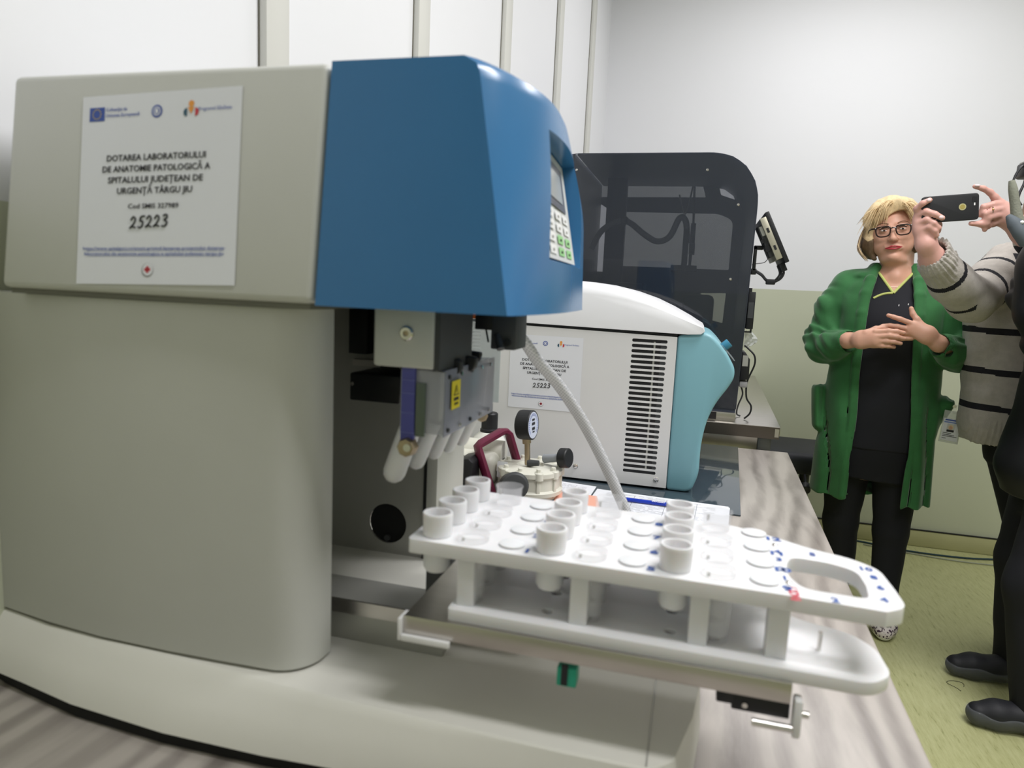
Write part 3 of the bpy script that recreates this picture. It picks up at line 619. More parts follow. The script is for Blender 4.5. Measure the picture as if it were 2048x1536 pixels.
mb = MB(); mb.box(-0.59, -0.43, 1.36, 1.50, 0.7505, 0.775, M_pump, bev=0.004); mb.box(-0.60, -0.40, 1.40, 1.50, 0.775, 0.845, M_pump, bev=0.02, seg=4); mb.cyl((-0.60, 1.47, 0.835), (-0.40, 1.47, 0.835), 0.03, M_pump)
mb.box(-0.45, -0.33, 1.44, 1.48, 0.7505, 0.80, M_pump, bev=0.006); mb.build('motor_housing', pump)
mb = MB(); mb.box(-0.535, -0.468, 1.345, 1.40, 0.7765, 0.842, M_black, bev=0.004, seg=2); mb.prism([[(-0.468, 0.7765), (-0.435, 0.79), (-0.435, 0.838), (-0.445, 0.846), (-0.468, 0.842)]], 1.35, 1.43, M_black, plane='xz', bev=0.003); mb.build('terminal_box', pump)
mb = MB(); mb.lathe((-0.523, 1.345, 0.806), [(0.010, 0), (0.010, 0.003), (0.007, 0.005)], mat('orange_switch', (240, 128, 30), 0.4, var=0.02), axis=(0, -1, 0), n=20); mb.build('switch', pump)
mb = MB(); mb.box(-0.545, -0.49, 1.36, 1.42, 0.8422, 0.8432, M_paper); mb.prism([[(-0.512, 1.40), (-0.492, 1.40), (-0.502, 1.42)]], 0.8434, 0.8438, Myel); mb.box(-0.482, -0.474, 1.344, 1.3452, 0.828, 0.833, M_white); mb.build('rating_label', pump)
mb = MB(); h = [(-0.396, 1.385, 0.758), (-0.436, 1.395, 0.853), (-0.440, 1.398, 0.863), (-0.434, 1.402, 0.870), (-0.403, 1.452, 0.890), (-0.395, 1.46, 0.890), (-0.388, 1.462, 0.883), (-0.366, 1.468, 0.815)]
P = [Vector(p) for p in h]
rings = []
for i, p in enumerate(P):
    d = (P[min(i+1, 7)]-P[max(i-1, 0)]).normalized(); wv = Vector((0.62, 0.62, -0.0)).normalized()
    wv = Vector((0.75, -0.65, 0)); wv = (wv-d*wv.dot(d)).normalized(); nv = d.cross(wv)
    rings.append([p+wv*a*0.0125+nv*b*0.007 for a, b in ((1, 0.5), (0.6, 1), (-0.6, 1), (-1, 0.5), (-1, -0.5), (-0.6, -1), (0.6, -1), (1, -0.5))])
mb.rings(rings, M_maroon); mb.build('carry_handle', pump, ang=50)
gz = Vector((-0.338, 1.41, 0.919)); ga = Vector((0.985, -0.15, 0.06)).normalized()
gauge_o = MB().lathe(gz-ga*0.016, [(0.026, 0), (0.031, 0.003), (0.032, 0.008), (0.032, 0.032), (0.030, 0.034), (0.029, 0.0325), (0.002, 0.0325)], M_black, axis=ga, n=40).build('pressure_gauge', pump)
mb = MB(); mb.lathe(gz-ga*0.016, [(0.0285, 0.0325), (0.0285, 0.0332), (0.001, 0.0332)], mat('gauge_dial', (206, 214, 234), 0.2, var=0.02), axis=ga, n=36)
u = Vector((0, 0, 1)); v_ = ga.cross(u).normalized(); u = v_.cross(ga)
fc = gz+ga*0.0175
for k in range(28):
    a = -2.3+4.6*k/27; d = u*math.cos(a)+v_*math.sin(a); s_ = d.cross(ga)*0.0006
    mb.poly([fc+d*0.020+s_, fc+d*0.026+s_, fc+d*0.026-s_, fc+d*0.020-s_], M_bink)
for dz, wd, hh in ((0.012, 0.010, 0.0022), (0.0035, 0.012, 0.003), (-0.007, 0.011, 0.003), (-0.014, 0.008, 0.0015)):
    mb.poly([fc+v_*a*wd*0.7+u*(dz+b*hh)+ga*0.0003 for a, b in ((-1, -1), (1, -1), (1, 1), (-1, 1))], M_ink)
mb.build('gauge_face', gauge_o)
mb = MB(); mb.tube([(-0.336, 1.41, 0.895), (-0.334, 1.411, 0.879), (-0.333, 1.411, 0.8785), (-0.331, 1.413, 0.832)], [0.0095, 0.0095, 0.0062, 0.0062], M_brass, n=14); mb.tube([(-0.33, 1.41, 0.836), (-0.305, 1.41, 0.838)], [0.008, 0.006], M_dark, n=12); mb.build('gauge_stem', pump)
mb = MB(); mb.tube([(-0.30, 1.44, 0.842), (-0.258, 1.425, 0.852)], [0.010, 0.008], mat('grey_spindle', (156, 160, 166), 0.4, var=0.02), n=16); mb.build('valve_spindle', pump)
mb = MB(); mb.lathe((-0.262, 1.426, 0.851), [(0.019, 0), (0.0215, 0.002), (0.0215, 0.019), (0.0195, 0.021), (0.004, 0.0212)], M_black, axis=(0.94, -0.3, 0.12), n=24); mb.build('valve_knob', pump)
mb = MB(); mb.tube([(-0.350, 1.36, 0.796), (-0.330, 1.31, 0.812), (-0.329, 1.307, 0.8125)], [0.028, 0.028, 0.023], M_dark, n=30, bev=0.002); mb.build('exhaust_silencer', pump)
mb = MB(); mb.prism([rnd([(-0.395, 0.835), (-0.372, 0.835), (-0.372, 0.80), (-0.395, 0.80)], 0.002)], 1.40, 1.402, M_paper, plane='xz')
mb.prism([[(-0.3835, 0.8085), (-0.3775, 0.8155), (-0.3835, 0.8225), (-0.3895, 0.8155)], [(-0.3835, 0.8105), (-0.3793, 0.8155), (-0.3835, 0.8205), (-0.3877, 0.8155)]], 1.3990, 1.3998, mat('hazard_red', (206, 60, 60), 0.6, var=0.02), plane='xz'); mb.build('hazard_label', pump)
# bottle behind the pump
bt_ = thing('plastic_bottle', 'translucent white bottle with black cap standing behind the pump', 'bottle', (-0.47, 1.55, 0.75))
MB().lathe((-0.46, 1.548, 0.7505), [(0.04, 0), (0.045, 0.004), (0.045, 0.085), (0.035, 0.105), (0.02, 0.118)], mat('milky_plastic', (232, 232, 226), 0.4, sss=0.1, var=0.01), n=36).build('bottle_body', bt_)
MB().lathe((-0.46, 1.548, 0.865), [(0.022, 0), (0.022, 0.008), (0.0195, 0.010), (0.0195, 0.045), (0.017, 0.048)], M_black, n=32).build('cap', bt_)

# braided hose
def hose_mat():
    m = bpy.data.materials.new('braided_clear_hose'); m.use_nodes = True; nt = m.node_tree; b = nt.nodes['Principled BSDF']
    tc = nt.nodes.new('ShaderNodeTexCoord')
    outs = []
    for r in (0.7, -0.7):
        mp = nt.nodes.new('ShaderNodeMapping'); mp.inputs['Rotation'].default_value = (0, r, 0); nt.links.new(tc.outputs['Object'], mp.inputs[0])
        wv = nt.nodes.new('ShaderNodeTexWave'); wv.inputs['Scale'].default_value = 95; wv.bands_direction = 'X'; nt.links.new(mp.outputs[0], wv.inputs[0]); outs.append(wv)
    mx = nt.nodes.new('ShaderNodeMath'); mx.operation = 'MAXIMUM'; nt.links.new(outs[0].outputs['Fac'], mx.inputs[0]); nt.links.new(outs[1].outputs['Fac'], mx.inputs[1])
    r = nt.nodes.new('ShaderNodeValToRGB'); r.color_ramp.elements[0].position = 0.75; r.color_ramp.elements[0].color = s2l((192, 194, 200))+(1,); r.color_ramp.elements[1].position = 0.98; r.color_ramp.elements[1].color = s2l((232, 232, 236))+(1,)
    nt.links.new(mx.outputs[0], r.inputs[0]); nt.links.new(r.outputs[0], b.inputs['Base Color']); b.inputs['Roughness'].default_value = 0.2; b.inputs['Alpha'].default_value = 0.88
    return m
mb = MB(); mb.tube([(-0.217, 0.803, 1.158), (-0.212, 0.86, 1.135), (-0.2035, 0.90, 1.109), (-0.184, 0.97, 1.066), (-0.1545, 1.03, 1.003), (-0.123, 1.06, 0.937), (-0.1017, 1.07, 0.892), (-0.086, 1.075, 0.855), (-0.072, 1.075, 0.80), (-0.066, 1.07, 0.7605)], [0.0072, 0.0076, 0.0080, 0.0084]+[0.0088]*6, hose_mat(), n=20, smooth=8)
tag(mb.build('braided_hose', ang=60), 'clear braided hose hanging from the blue machine head down to the desk', 'hose')

# ------------------------------------------------------------------ steel table behind the desk
stt = thing('steel_table', 'stainless steel table against the back wall, under the dark smoked enclosure', 'table', (-0.1, 3.0, 0))
mb = MB(); mb.prism([[(-0.66, 2.262), (0.274, 2.262), (0.312, 3.815), (-0.565, 3.815)]], 0.79, 0.818, M_steel, bev=0.0015); mb.build('table_top', stt)
mb = MB(); mb.box(-0.66, 0.272, 2.258, 2.262, 0.779, 0.8165, mat('dark_brushed_steel', (104, 98, 92), 0.3, metal=1.0, var=0.05)); mb.box(0.258, 0.270, 2.2565, 2.258, 0.786, 0.812, M_steel); mb.build('front_apron', stt)
mb = MB(); mb.box(-0.64, 0.22, 2.29, 2.31, 0.70, 0.785, M_steel); mb.build('cross_rail', stt)
for x, y in ((-0.6, 2.30), (0.232, 2.30), (-0.52, 3.77), (0.26, 3.77)): MB().box(x-0.02, x+0.02, y-0.02, y+0.02, 0, 0.79, mat('dark_steel_leg', (110, 110, 108), 0.35, metal=0.8, var=0.04), bev=0.002).build('leg', stt)

# ------------------------------------------------------------------ smoked enclosure
M_smoke = bpy.data.materials.new('smoked_acrylic'); M_smoke.use_nodes = True
nt = M_smoke.node_tree; nt.nodes.remove(nt.nodes['Principled BSDF'])
tr = nt.nodes.new('ShaderNodeBsdfTransparent'); tr.inputs[0].default_value = (0.50, 0.505, 0.52, 1)
gl = nt.nodes.new('ShaderNodeBsdfGlossy'); gl.inputs['Roughness'].default_value = 0.03; gl.inputs[0].default_value = (0.9, 0.9, 0.9, 1)
fr = nt.nodes.new('ShaderNodeFresnel'); fr.inputs[0].default_value = 1.45
ms = nt.nodes.new('ShaderNodeMixShader'); nt.links.new(fr.outputs[0], ms.inputs[0]); nt.links.new(tr.outputs[0], ms.inputs[1]); nt.links.new(gl.outputs[0], ms.inputs[2]); df = nt.nodes.new('ShaderNodeBsdfDiffuse'); df.inputs[0].default_value = (0.020, 0.024, 0.032, 1); ad = nt.nodes.new('ShaderNodeAddShader'); nt.links.new(ms.outputs[0], ad.inputs[0]); nt.links.new(df.outputs[0], ad.inputs[1]); nt.links.new(ad.outputs[0], nt.nodes['Material Output'].inputs[0])
M_smoke2 = M_smoke.copy(); M_smoke2.name = 'smoked_acrylic_light'; [n for n in M_smoke2.node_tree.nodes if n.type == 'BSDF_TRANSPARENT'][0].inputs[0].default_value = (0.66, 0.665, 0.65, 1)
enc = thing('smoked_enclosure', 'tall dark smoked acrylic enclosure with rounded corner on the steel table', 'enclosure', (-0.15, 2.6, 0.818))
M_frame = mat('black_frame_metal', (70, 76, 92), 0.4, var=0.04)
ho = [(-0.446, 0.858), (0.1395, 0.858), (0.146, 1.234), (0.1495, 1.49), (0.148, 1.529), (0.136, 1.572), (0.107, 1.616), (0.065, 1.645), (0.017, 1.656), (-0.42, 1.656), (-0.436, 1.654), (-0.446, 1.641)]
ho = rnd(ho, [0, 0, 0.1, 0.03, 0.03, 0.04, 0.04, 0.04, 0.04, 0.01, 0.01, 0.01], 4)
mb = MB(); mb.prism([ho], 2.297, 2.302, M_smoke, plane='xz'); mb.build('side_pane', enc)
# frame behind the pane and far side panel with windows
def win(pts, r=0.02): return rnd(pts, r, 4)
w1 = win([(-0.332, 1.327), (0.102, 1.325), (0.104, 1.521), (0.046, 1.546), (-0.332, 1.548)], [0.002, 0.004, 0.025, 0.02, 0.004])
w2 = win([(-0.528, 1.607), (-0.009, 1.610), (-0.037, 1.696), (-0.528, 1.696)], 0.004)
w3 = win([(0.049, 1.62), (0.104, 1.602), (0.076, 1.663), (0.027, 1.694)], 0.004)
w4 = win([(0.057, 1.119), (0.096, 1.111), (0.10, 1.232), (0.0, 1.228)], 0.003)
w5 = win([(-0.528, 1.30), (-0.40, 1.30), (-0.40, 1.56), (-0.45, 1.59), (-0.528, 1.59)], 0.004)
fo = [(-0.55, 0.858), (0.155, 0.858), (0.155, 1.62), (0.13, 1.70), (0.07, 1.73), (-0.55, 1.73)]
mb = MB(); mb.prism([fo, w1, w2, w3, w4, w5], 2.95, 2.955, M_frame, plane='xz'); mb.build('far_side_panel', enc)
mb = MB(); mb.prism([w1], 2.958, 2.961, M_smoke2, plane='xz'); mb.prism([w2], 2.958, 2.961, M_smoke2, plane='xz'); mb.build('far_window_pane', enc)
# curved front sheet, top, floor, back column
edge = [(0.1395, 0.858), (0.146, 1.234), (0.1495, 1.49), (0.148, 1.529), (0.136, 1.572), (0.107, 1.616), (0.065, 1.645), (0.017, 1.656), (-0.42, 1.656), (-0.436, 1.654), (-0.446, 1.641), (-0.446, 0.858)]
mb = MB(); inn = [(x*0.985-0.0, z-(0.004 if z > 1.6 else 0)) for x, z in edge]
mb.prism([edge[:9]+list(reversed([(x-0.004, z-0.004) for x, z in edge[:9]]))], 2.303, 2.95, M_frame, plane='xz'); mb.build('curved_front', enc, ang=50)
mb = MB(); mb.box(-0.446, 0.138, 2.303, 2.95, 0.846, 0.857, M_frame); mb.build('floor_plate', enc)
mb = MB(); mb.box(-0.446, 0.1395, 2.292, 2.96, 0.8185, 0.846, M_steel, bev=0.001); mb.box(-0.446, 0.08, 2.2905, 2.292, 0.821, 0.845, mat('dark_plinth_plate', (58, 54, 54), 0.2, metal=0.5, var=0.05)); mb.build('plinth', enc)
mb = MB(); mb.box(-0.378, -0.303, 2.74, 2.78, 0.858, 1.73, M_frame, bev=0.002); mb.box(-0.446, -0.43, 2.303, 2.95, 0.858, 1.655, M_frame); mb.build('inner_column', enc)
mb = MB()
for x, z in ((-0.422, 1.603), (-0.009, 1.603), (0.092, 1.498), (0.088, 1.269), (0.045, 0.875), (0.045, 0.833)):
    mb = MB(); mb.lathe((x, 2.297 if z > 0.85 else 2.29, z), [(0.0042, 0), (0.0042, 0.001), (0.0025, 0.0025), (0.001, 0.0025)], M_chrome, axis=(0, -1, 0), n=12); mb.build('screw', enc)
M_grey = mat('grey_duct', (150, 150, 150), 0.5, var=0.03)
mb = MB(); mb.tube([(-0.405, 2.6, 1.37), (-0.368, 2.6, 1.44), (-0.29, 2.6, 1.476), (-0.21, 2.6, 1.425), (-0.165, 2.6, 1.404), (-0.123, 2.6, 1.423), (-0.093, 2.6, 1.488), (-0.070, 2.6, 1.475), (-0.060, 2.6, 1.40)], 0.011, M_grey, n=14, smooth=6); mb.ico((-0.29, 2.6, 1.476), 0.017, M_dark)
mb.build('suction_tube', enc)
mb = MB(); mb.box(-0.075, -0.055, 2.58, 2.61, 1.31, 1.45, M_dark); mb.box(-0.05, -0.04, 2.58, 2.61, 1.31, 1.44, M_dark); mb.cyl((-0.042, 2.6, 1.44), (-0.05, 2.6, 1.60), 0.004, M_dark, n=10); mb.cyl((-0.043, 2.6, 1.38), (-0.043, 2.6, 1.47), 0.009, M_black, n=14); mb.box(-0.052, -0.032, 2.57, 2.62, 1.36, 1.40, M_black, bev=0.003)
mb.box(-0.11, -0.02, 2.56, 2.64, 1.30, 1.32, M_dark); mb.tube([(-0.10, 2.6, 1.57), (-0.075, 2.6, 1.50), (-0.055, 2.6, 1.60)], 0.003, M_grey, n=8, smooth=4); mb.build('robot_arm', enc)
mb = MB(); mb.box(-0.40, -0.06, 2.55, 2.85, 0.858, 1.15, M_black, bev=0.01); mb.box(-0.40, -0.20, 2.50, 2.70, 1.15, 1.25, M_dark, bev=0.004); mb.box(-0.06, 0.05, 2.60, 2.80, 0.858, 1.22, mat('navy_cover', (30, 42, 74), 0.5, var=0.05), bev=0.02)
mb.build('inner_module', enc)
mb = MB(); mb.prism([rnd([(-0.442, 1.36), (-0.425, 1.36), (-0.425, 1.46), (-0.43, 1.475), (-0.442, 1.47)], 0.004)], 2.31, 2.315, M_white, plane='xz'); mb.cyl((-0.43, 2.318, 1.42), (-0.40, 2.33, 1.435), 0.010, M_grey); mb.build('wall_clip', enc)
mb = MB(); mb.box(0.148, 0.1695, 2.32, 2.42, 1.115, 1.233, M_black, bev=0.002); mb.box(0.150, 0.166, 2.318, 2.321, 1.15, 1.20, M_dark); mb.box(0.146, 0.158, 2.33, 2.40, 1.233, 1.245, M_black); mb.box(0.147, 0.168, 2.34, 2.38, 1.103, 1.106, M_black); mb.box(0.165, 0.168, 2.34, 2.38, 1.106, 1.114, M_black); mb.build('latch_box', enc)
mb = MB(); mb.prism([[(0.144, 0.95), (0.172, 0.952), (0.1705, 1.018), (0.155, 1.040), (0.145, 1.04)]], 2.33, 2.43, M_black, plane='xz', bev=0.002); mb.box(0.148, 0.165, 2.329, 2.331, 0.995, 1.03, M_cav); mb.box(0.1445, 0.17, 2.335, 2.42, 0.925, 0.945, M_grey, bev=0.004); mb.build('connector_box', enc)
# plastic bag behind the latch
mb = MB(); rb = random.Random(3)
pts = [[(0.150+0.040*(k/7)*(0.4+0.6*math.sin(PI*j/9)), 2.36+0.012*math.sin(k*1.7+j)+0.01*rb.random(), 1.108-0.055*(j/9)) for k in range(8)] for j in range(10)]
for j in range(9):
    for k in range(7): mb.poly([pts[j][k], pts[j][k+1], pts[j+1][k+1], pts[j+1][k]], mat('crumpled_clear_bag', (236, 240, 244), 0.15, alpha=0.5, var=0.01))
mb.build('crumpled_bag', enc)
# black cables at the end of the enclosure
mb = MB(); mb.tube([(0.152, 2.36, 1.06), (0.165, 2.355, 1.05), (0.184, 2.35, 1.03), (0.187, 2.35, 1.0), (0.172, 2.35, 0.955), (0.168, 2.35, 0.93), (0.172, 2.35, 0.89), (0.188, 2.35, 0.865), (0.186, 2.35, 0.84), (0.17, 2.35, 0.8215)], 0.0028, M_black, n=10, smooth=6)
tag(mb.build('power_cable'), 'black cable looping down beside the dark enclosure onto the steel table', 'cable')
mb = MB(); mb.tube([(0.150, 2.37, 0.93), (0.160, 2.37, 0.90), (0.150, 2.38, 0.86), (0.148, 2.39, 0.83), (0.16, 2.40, 0.8215)], 0.0026, M_dark, n=10, smooth=6)
tag(mb.build('power_cable'), 'shorter dark cable hanging close to the enclosure foot', 'cable')

# monitor on the bracket
mon = thing('monitor', 'small tilted monitor on a black bracket arm beside the smoked enclosure', 'monitor', (0.2, 2.35, 1.4))
# seen edge-on: screen faces +x and up
Mm = Matrix.Translation((0.2135, 2.35, 1.402)) @ Matrix.Rotation(math.radians(-26), 4, 'Y')
mb = MB(); mb.box(-0.0065, 0.0065, -0.06, 0.17, -0.0835, 0.0835, M_black, bev=0.002, M=Mm); mb.build('screen_bezel', mon)
mb = MB(); mb.box(0.0065, 0.0068, -0.05, 0.16, -0.073, 0.073, mat('screen_glass', (20, 22, 26), 0.06, var=0.01), M=Mm); mb.build('screen', mon)
mb = MB(); mb.box(-0.026, -0.007, -0.058, 0.165, -0.065, 0.072, mat('satin_metal_box', (182, 178, 160), 0.4, metal=0.6, var=0.04), bev=0.001, M=Mm)
for z in (0.030, -0.027): mb.box(-0.020, -0.013, -0.0588, -0.0575, z-0.0075, z+0.0075, M_black, M=Mm)
mb.build('rear_housing', mon)
mb = MB(); mb.box(-0.040, -0.026, -0.04, 0.04, -0.05, 0.055, M_dark, bev=0.002, M=Mm); mb.box(-0.036, -0.027, -0.045, -0.04, 0.02, 0.05, M_cav, M=Mm); mb.box(-0.045, -0.035, -0.045, -0.03, 0.0, 0.012, M_black, M=Mm)
mb.box(-0.042, -0.028, -0.048, -0.03, -0.03, -0.012, M_black, M=Mm); mb.build('mount_plate', mon)
mb = MB(); mb.box(0.153, 0.162, 2.33, 2.36, 1.30, 1.376, M_black, bev=0.001); mb.box(0.153, 0.180, 2.33, 2.36, 1.366, 1.378, M_black, bev=0.001); mb.box(0.1500, 0.165, 2.33, 2.36, 1.288, 1.306, M_black, bev=0.001); mb.build('bracket_arm', mon)
mb = MB()
mb.box(-0.012, 0.006, -0.03, 0.03, -0.112, -0.085, M_black, bev=0.002, M=Mm @ Matrix.Translation((-0.010, 0, 0.006)))
for k, (dx, dz) in enumerate(((0, 0), (0.006, 0.004), (-0.006, 0.002))):
    mb.tube([(0.232+dx, 2.33, 1.318), (0.241+dx, 2.33, 1.29+dz), (0.226+dx, 2.33, 1.268+dz), (0.20, 2.33, 1.268+dz), (0.182, 2.33, 1.285+dz), (0.160, 2.335, 1.298+dz), (0.152, 2.34, 1.302+dz)], 0.0032, M_black, n=10, smooth=6)
mb.box(0.196, 0.224, 2.322, 2.34, 1.258, 1.275, M_black, bev=0.003)
mb.tube([(0.196, 2.33, 1.338), (0.186, 2.33, 1.326), (0.160, 2.33, 1.321), (0.151, 2.335, 1.318)], 0.0012, M_black, n=6, smooth=5)
mb.build('cable_bundle', mon)

# ------------------------------------------------------------------ black chair behind the desk
ch = thing('office_stool', 'black padded swivel stool half hidden between the desk and the woman in green', 'stool', (0.50, 3.3, 0))
M_pu = mat('black_upholstery', (38, 40, 46), 0.6, var=0.08, bump=0.3, bscale=40)
mb = MB(); mb.box(0.30, 0.74, 3.10, 3.50, 0.475, 0.57, M_pu, bev=0.03, seg=4); mb.build('seat', ch)
mb = MB(); mb.cyl((0.52, 3.3, 0.12), (0.52, 3.3, 0.50), 0.022, M_black); mb.build('gas_column', ch)
mb = MB(); mb.tube([(0.485, 3.02, 0.455), (0.48, 2.995, 0.44)], 0.022, M_black, n=16, bev=0.003); mb.cyl((0.49, 3.1, 0.48), (0.485, 3.01, 0.45), 0.006, M_black, n=10); mb.build('tilt_knob', ch)
for k in range(5):
    a = 2*PI*k/5+0.5; d = Vector((math.cos(a), math.sin(a), 0))
    leg = MB().tube([Vector((0.52, 3.3, 0.11)), Vector((0.52, 3.3, 0.085))+d*0.24], [0.022, 0.014], M_black, n=10).build('leg', ch)
    c_ = Vector((0.52, 3.3, 0.026))+d*0.235
    MB().cyl(c_-d.cross(Vector((0, 0, 1)))*0.012, c_+d.cross(Vector((0, 0, 1)))*0.012, 0.026, M_black, n=18).tube([c_+Vector((0, 0, 0.02)), c_+Vector((0, 0, 0.065))], 0.006, M_black, n=8).build('caster', leg)

# cable along the back wall and small litter on the floor
M_cab = mat('dark_blue_cable', (30, 60, 74), 0.4, var=0.03)
mb = MB(); mb.tube([(0.35, 3.80, 0.0055), (0.65, 3.80, 0.0055), (0.88, 3.78, 0.0055), (1.1, 3.72, 0.0055), (1.35, 3.72, 0.0055), (1.6, 3.78, 0.0055), (2.0, 3.80, 0.0055)], 0.0045, M_cab, n=8, smooth=6); tag(mb.build('network_cable'), 'dark blue cable lying along the foot of the back wall', 'cable')
mb = MB(); mb.tube([(0.9, 3.74, 0.005), (1.1, 3.69, 0.005), (1.35, 3.66, 0.005), (1.7, 3.70, 0.005)], 0.003, mat('pale_grey_cable', (160, 164, 150), 0.5, var=0.02), n=8, smooth=6); tag(mb.build('network_cable'), 'thin pale grey cable on the floor in front of the dark blue one', 'cable')
mb = MB(); mb.tube([(0.900+0.020*math.cos(a)+0.010*math.sin(2*a), 2.40+0.030*math.sin(a)*(1+0.3*math.cos(a)), 0.001) for a in [k*0.45 for k in range(13)]], 0.0007, M_ink, n=5, smooth=2); tag(mb.build('loose_hair'), 'small dark curled hair lying on the olive floor between the shoes', 'hair')
# ------------------------------------------------------------------ implicit surfaces for bodies and clothes
class SDF:
    def __init__(s, lo, hi, h):
        s.lo = np.array(lo, float); s.h = h
        s.n = np.ceil((np.array(hi)-s.lo)/h).astype(int)+1
        s.v = np.full(s.n, 1.0, np.float32)
        s.ax = [s.lo[i]+h*np.arange(s.n[i]) for i in range(3)]
    def sub(s, lo, hi):
        a = np.maximum(0, np.floor((np.array(lo)-s.lo)/s.h).astype(int)); b = np.minimum(s.n, np.ceil((np.array(hi)-s.lo)/s.h).astype(int)+1)
        if (b <= a).any(): return None
        sl = tuple(slice(a[i], b[i]) for i in range(3))
        g = np.meshgrid(*[s.ax[i][sl[i]] for i in range(3)], indexing='ij', sparse=True)
        return sl, g
    def comb(s, sl, d, k, op):
        a = s.v[sl]
        if op == 'u':
            if k > 0:
                t = np.clip(0.5+0.5*(a-d)/k, 0, 1); r = a*(1-t)+d*t-k*t*(1-t)
            else: r = np.minimum(a, d)
        elif op == 's':
            if k > 0:
                t = np.clip(0.5-0.5*(a+d)/k, 0, 1); r = a*(1-t)+(-d)*t+k*t*(1-t)
            else: r = np.maximum(a, -d)
        s.v[sl] = r
    def cone(s, a, b, ra, rb, k=0.01, op='u', flat=None):
        """round cone; flat = (direction, factor) squeezes it along a direction"""
        a = np.array(a, float); b = np.array(b, float); m = max(ra, rb)+3*k+0.02
        q = s.sub(np.minimum(a, b)-m, np.maximum(a, b)+m)
        if q is None: return
        sl, (x, y, z) = q; ab = b-a; L = max(ab@ab, 1e-9)
        t = np.clip(((x-a[0])*ab[0]+(y-a[1])*ab[1]+(z-a[2])*ab[2])/L, 0, 1)
        dx = x-a[0]-t*ab[0]; dy = y-a[1]-t*ab[1]; dz = z-a[2]-t*ab[2]
        if flat is not None:
            f = np.array(flat[0], float); f /= np.linalg.norm(f); e = (dx*f[0]+dy*f[1]+dz*f[2])*(flat[1]-1)
            dx = dx+e*f[0]; dy = dy+e*f[1]; dz = dz+e*f[2]
        d = np.sqrt(dx*dx+dy*dy+dz*dz)-(ra+(rb-ra)*t)
        s.comb(sl, d.astype(np.float32), k, op)
    def chain(s, pts, rs, k=0.01, flat=None):
        for i in range(len(pts)-1): s.cone(pts[i], pts[i+1], rs[i], rs[i+1], k, flat=flat)
    def ell(s, c, r, k=0.01, op='u', R=None):
        c = np.array(c, float); r = np.array(r, float); m = r.max()+3*k+0.01
        q = s.sub(c-m, c+m)
        if q is None: return
        sl, (x, y, z) = q; x = x-c[0]; y = y-c[1]; z = z-c[2]
        if R is not None: x, y, z = (R[0][0]*x+R[0][1]*y+R[0][2]*z, R[1][0]*x+R[1][1]*y+R[1][2]*z, R[2][0]*x+R[2][1]*y+R[2][2]*z)
        k0 = np.sqrt((x/r[0])**2+(y/r[1])**2+(z/r[2])**2); k1 = np.sqrt((x/r[0]**2)**2+(y/r[1]**2)**2+(z/r[2]**2)**2)
        d = k0*(k0-1)/np.maximum(k1, 1e-6)
        s.comb(sl, d.astype(np.float32), k, op)
    def column(s, prof, k=0.01, op='u', p=2.3, grow=0.0, zmin=None, zmax=None, fn=None):
        """stack of ovals: rows of (z, cx, cy, rx, ry)"""
        P = np.array(sorted(prof)); z0 = P[0, 0] if zmin is None else zmin; z1 = P[-1, 0] if zmax is None else zmax
        lo = (min(P[:, 1]-P[:, 3])-0.06, min(P[:, 2]-P[:, 4])-0.06, z0-0.05); hi = (max(P[:, 1]+P[:, 3])+0.06, max(P[:, 2]+P[:, 4])+0.06, z1+0.05)
        q = s.sub(lo, hi)
        if q is None: return
        sl, (x, y, z) = q; zz = z.ravel()
        I = lambda c: smooth_interp(zz, P[:, 0], P[:, c])[None, None, :]
        cx_, cy_, rx, ry = I(1), I(2), I(3)+grow, I(4)+grow
        u = np.abs((x-cx_)/rx); v = np.abs((y-cy_)/ry)
        d = ((u**p+v**p)**(1/p)-1)*np.minimum(rx, ry)*1.0
        if fn is not None: d = d+fn(x, y, z)
        d = np.maximum(d, np.maximum(z0-z, z-z1))
        s.comb(sl, d.astype(np.float32), k, op)
    def warp(s, fn, lo=None, hi=None):
        q = s.sub(s.lo if lo is None else lo, s.lo+s.h*s.n if hi is None else hi)
        sl, g = q; s.v[sl] += fn(*g).astype(np.float32)
    def cut(s, fn, lo=None, hi=None):
        q = s.sub(s.lo if lo is None else lo, s.lo+s.h*s.n if hi is None else hi); sl, g = q
        s.v[sl] = np.maximum(s.v[sl], fn(*g).astype(np.float32))
    def shell(s, t): s.v = np.maximum(s.v, -(s.v+t)).astype(np.float32)
    def mesh(s, name, m, parent=None, matfn=None, mats=None):
        v = s.v; v[0] = v[-1] = 1; v[:, 0] = v[:, -1] = 1; v[:, :, 0] = v[:, :, -1] = 1
        ins_ = v < 0
        c = np.zeros(np.array(v.shape)-1, np.uint8)
        for i in (0, 1):
            for j in (0, 1):
                for k in (0, 1): c += ins_[i:v.shape[0]-1+i, j:v.shape[1]-1+j, k:v.shape[2]-1+k]
        act = (c > 0) & (c < 8); idx = np.argwhere(act); vid = np.full(act.shape, -1, np.int32); vid[act] = np.arange(len(idx))
        acc = np.zeros((len(idx), 3)); cnt = np.zeros(len(idx))
        cs = [(i, j, k) for i in (0, 1) for j in (0, 1) for k in (0, 1)]
        val = {q: v[idx[:, 0]+q[0], idx[:, 1]+q[1], idx[:, 2]+q[2]] for q in cs}
        for q in cs:
            for ax in range(3):
                if q[ax] == 0:
                    r = list(q); r[ax] = 1; r = tuple(r); a = val[q]; b = val[r]; mk = (a < 0) != (b < 0)
                    t = np.where(mk, a/np.where(mk, a-b, 1), 0); p = np.tile(np.array(q, float), (len(idx), 1)); p[:, ax] = t
                    acc += p*mk[:, None]; cnt += mk
        co = (idx+acc/cnt[:, None])*s.h+s.lo
        quads = []
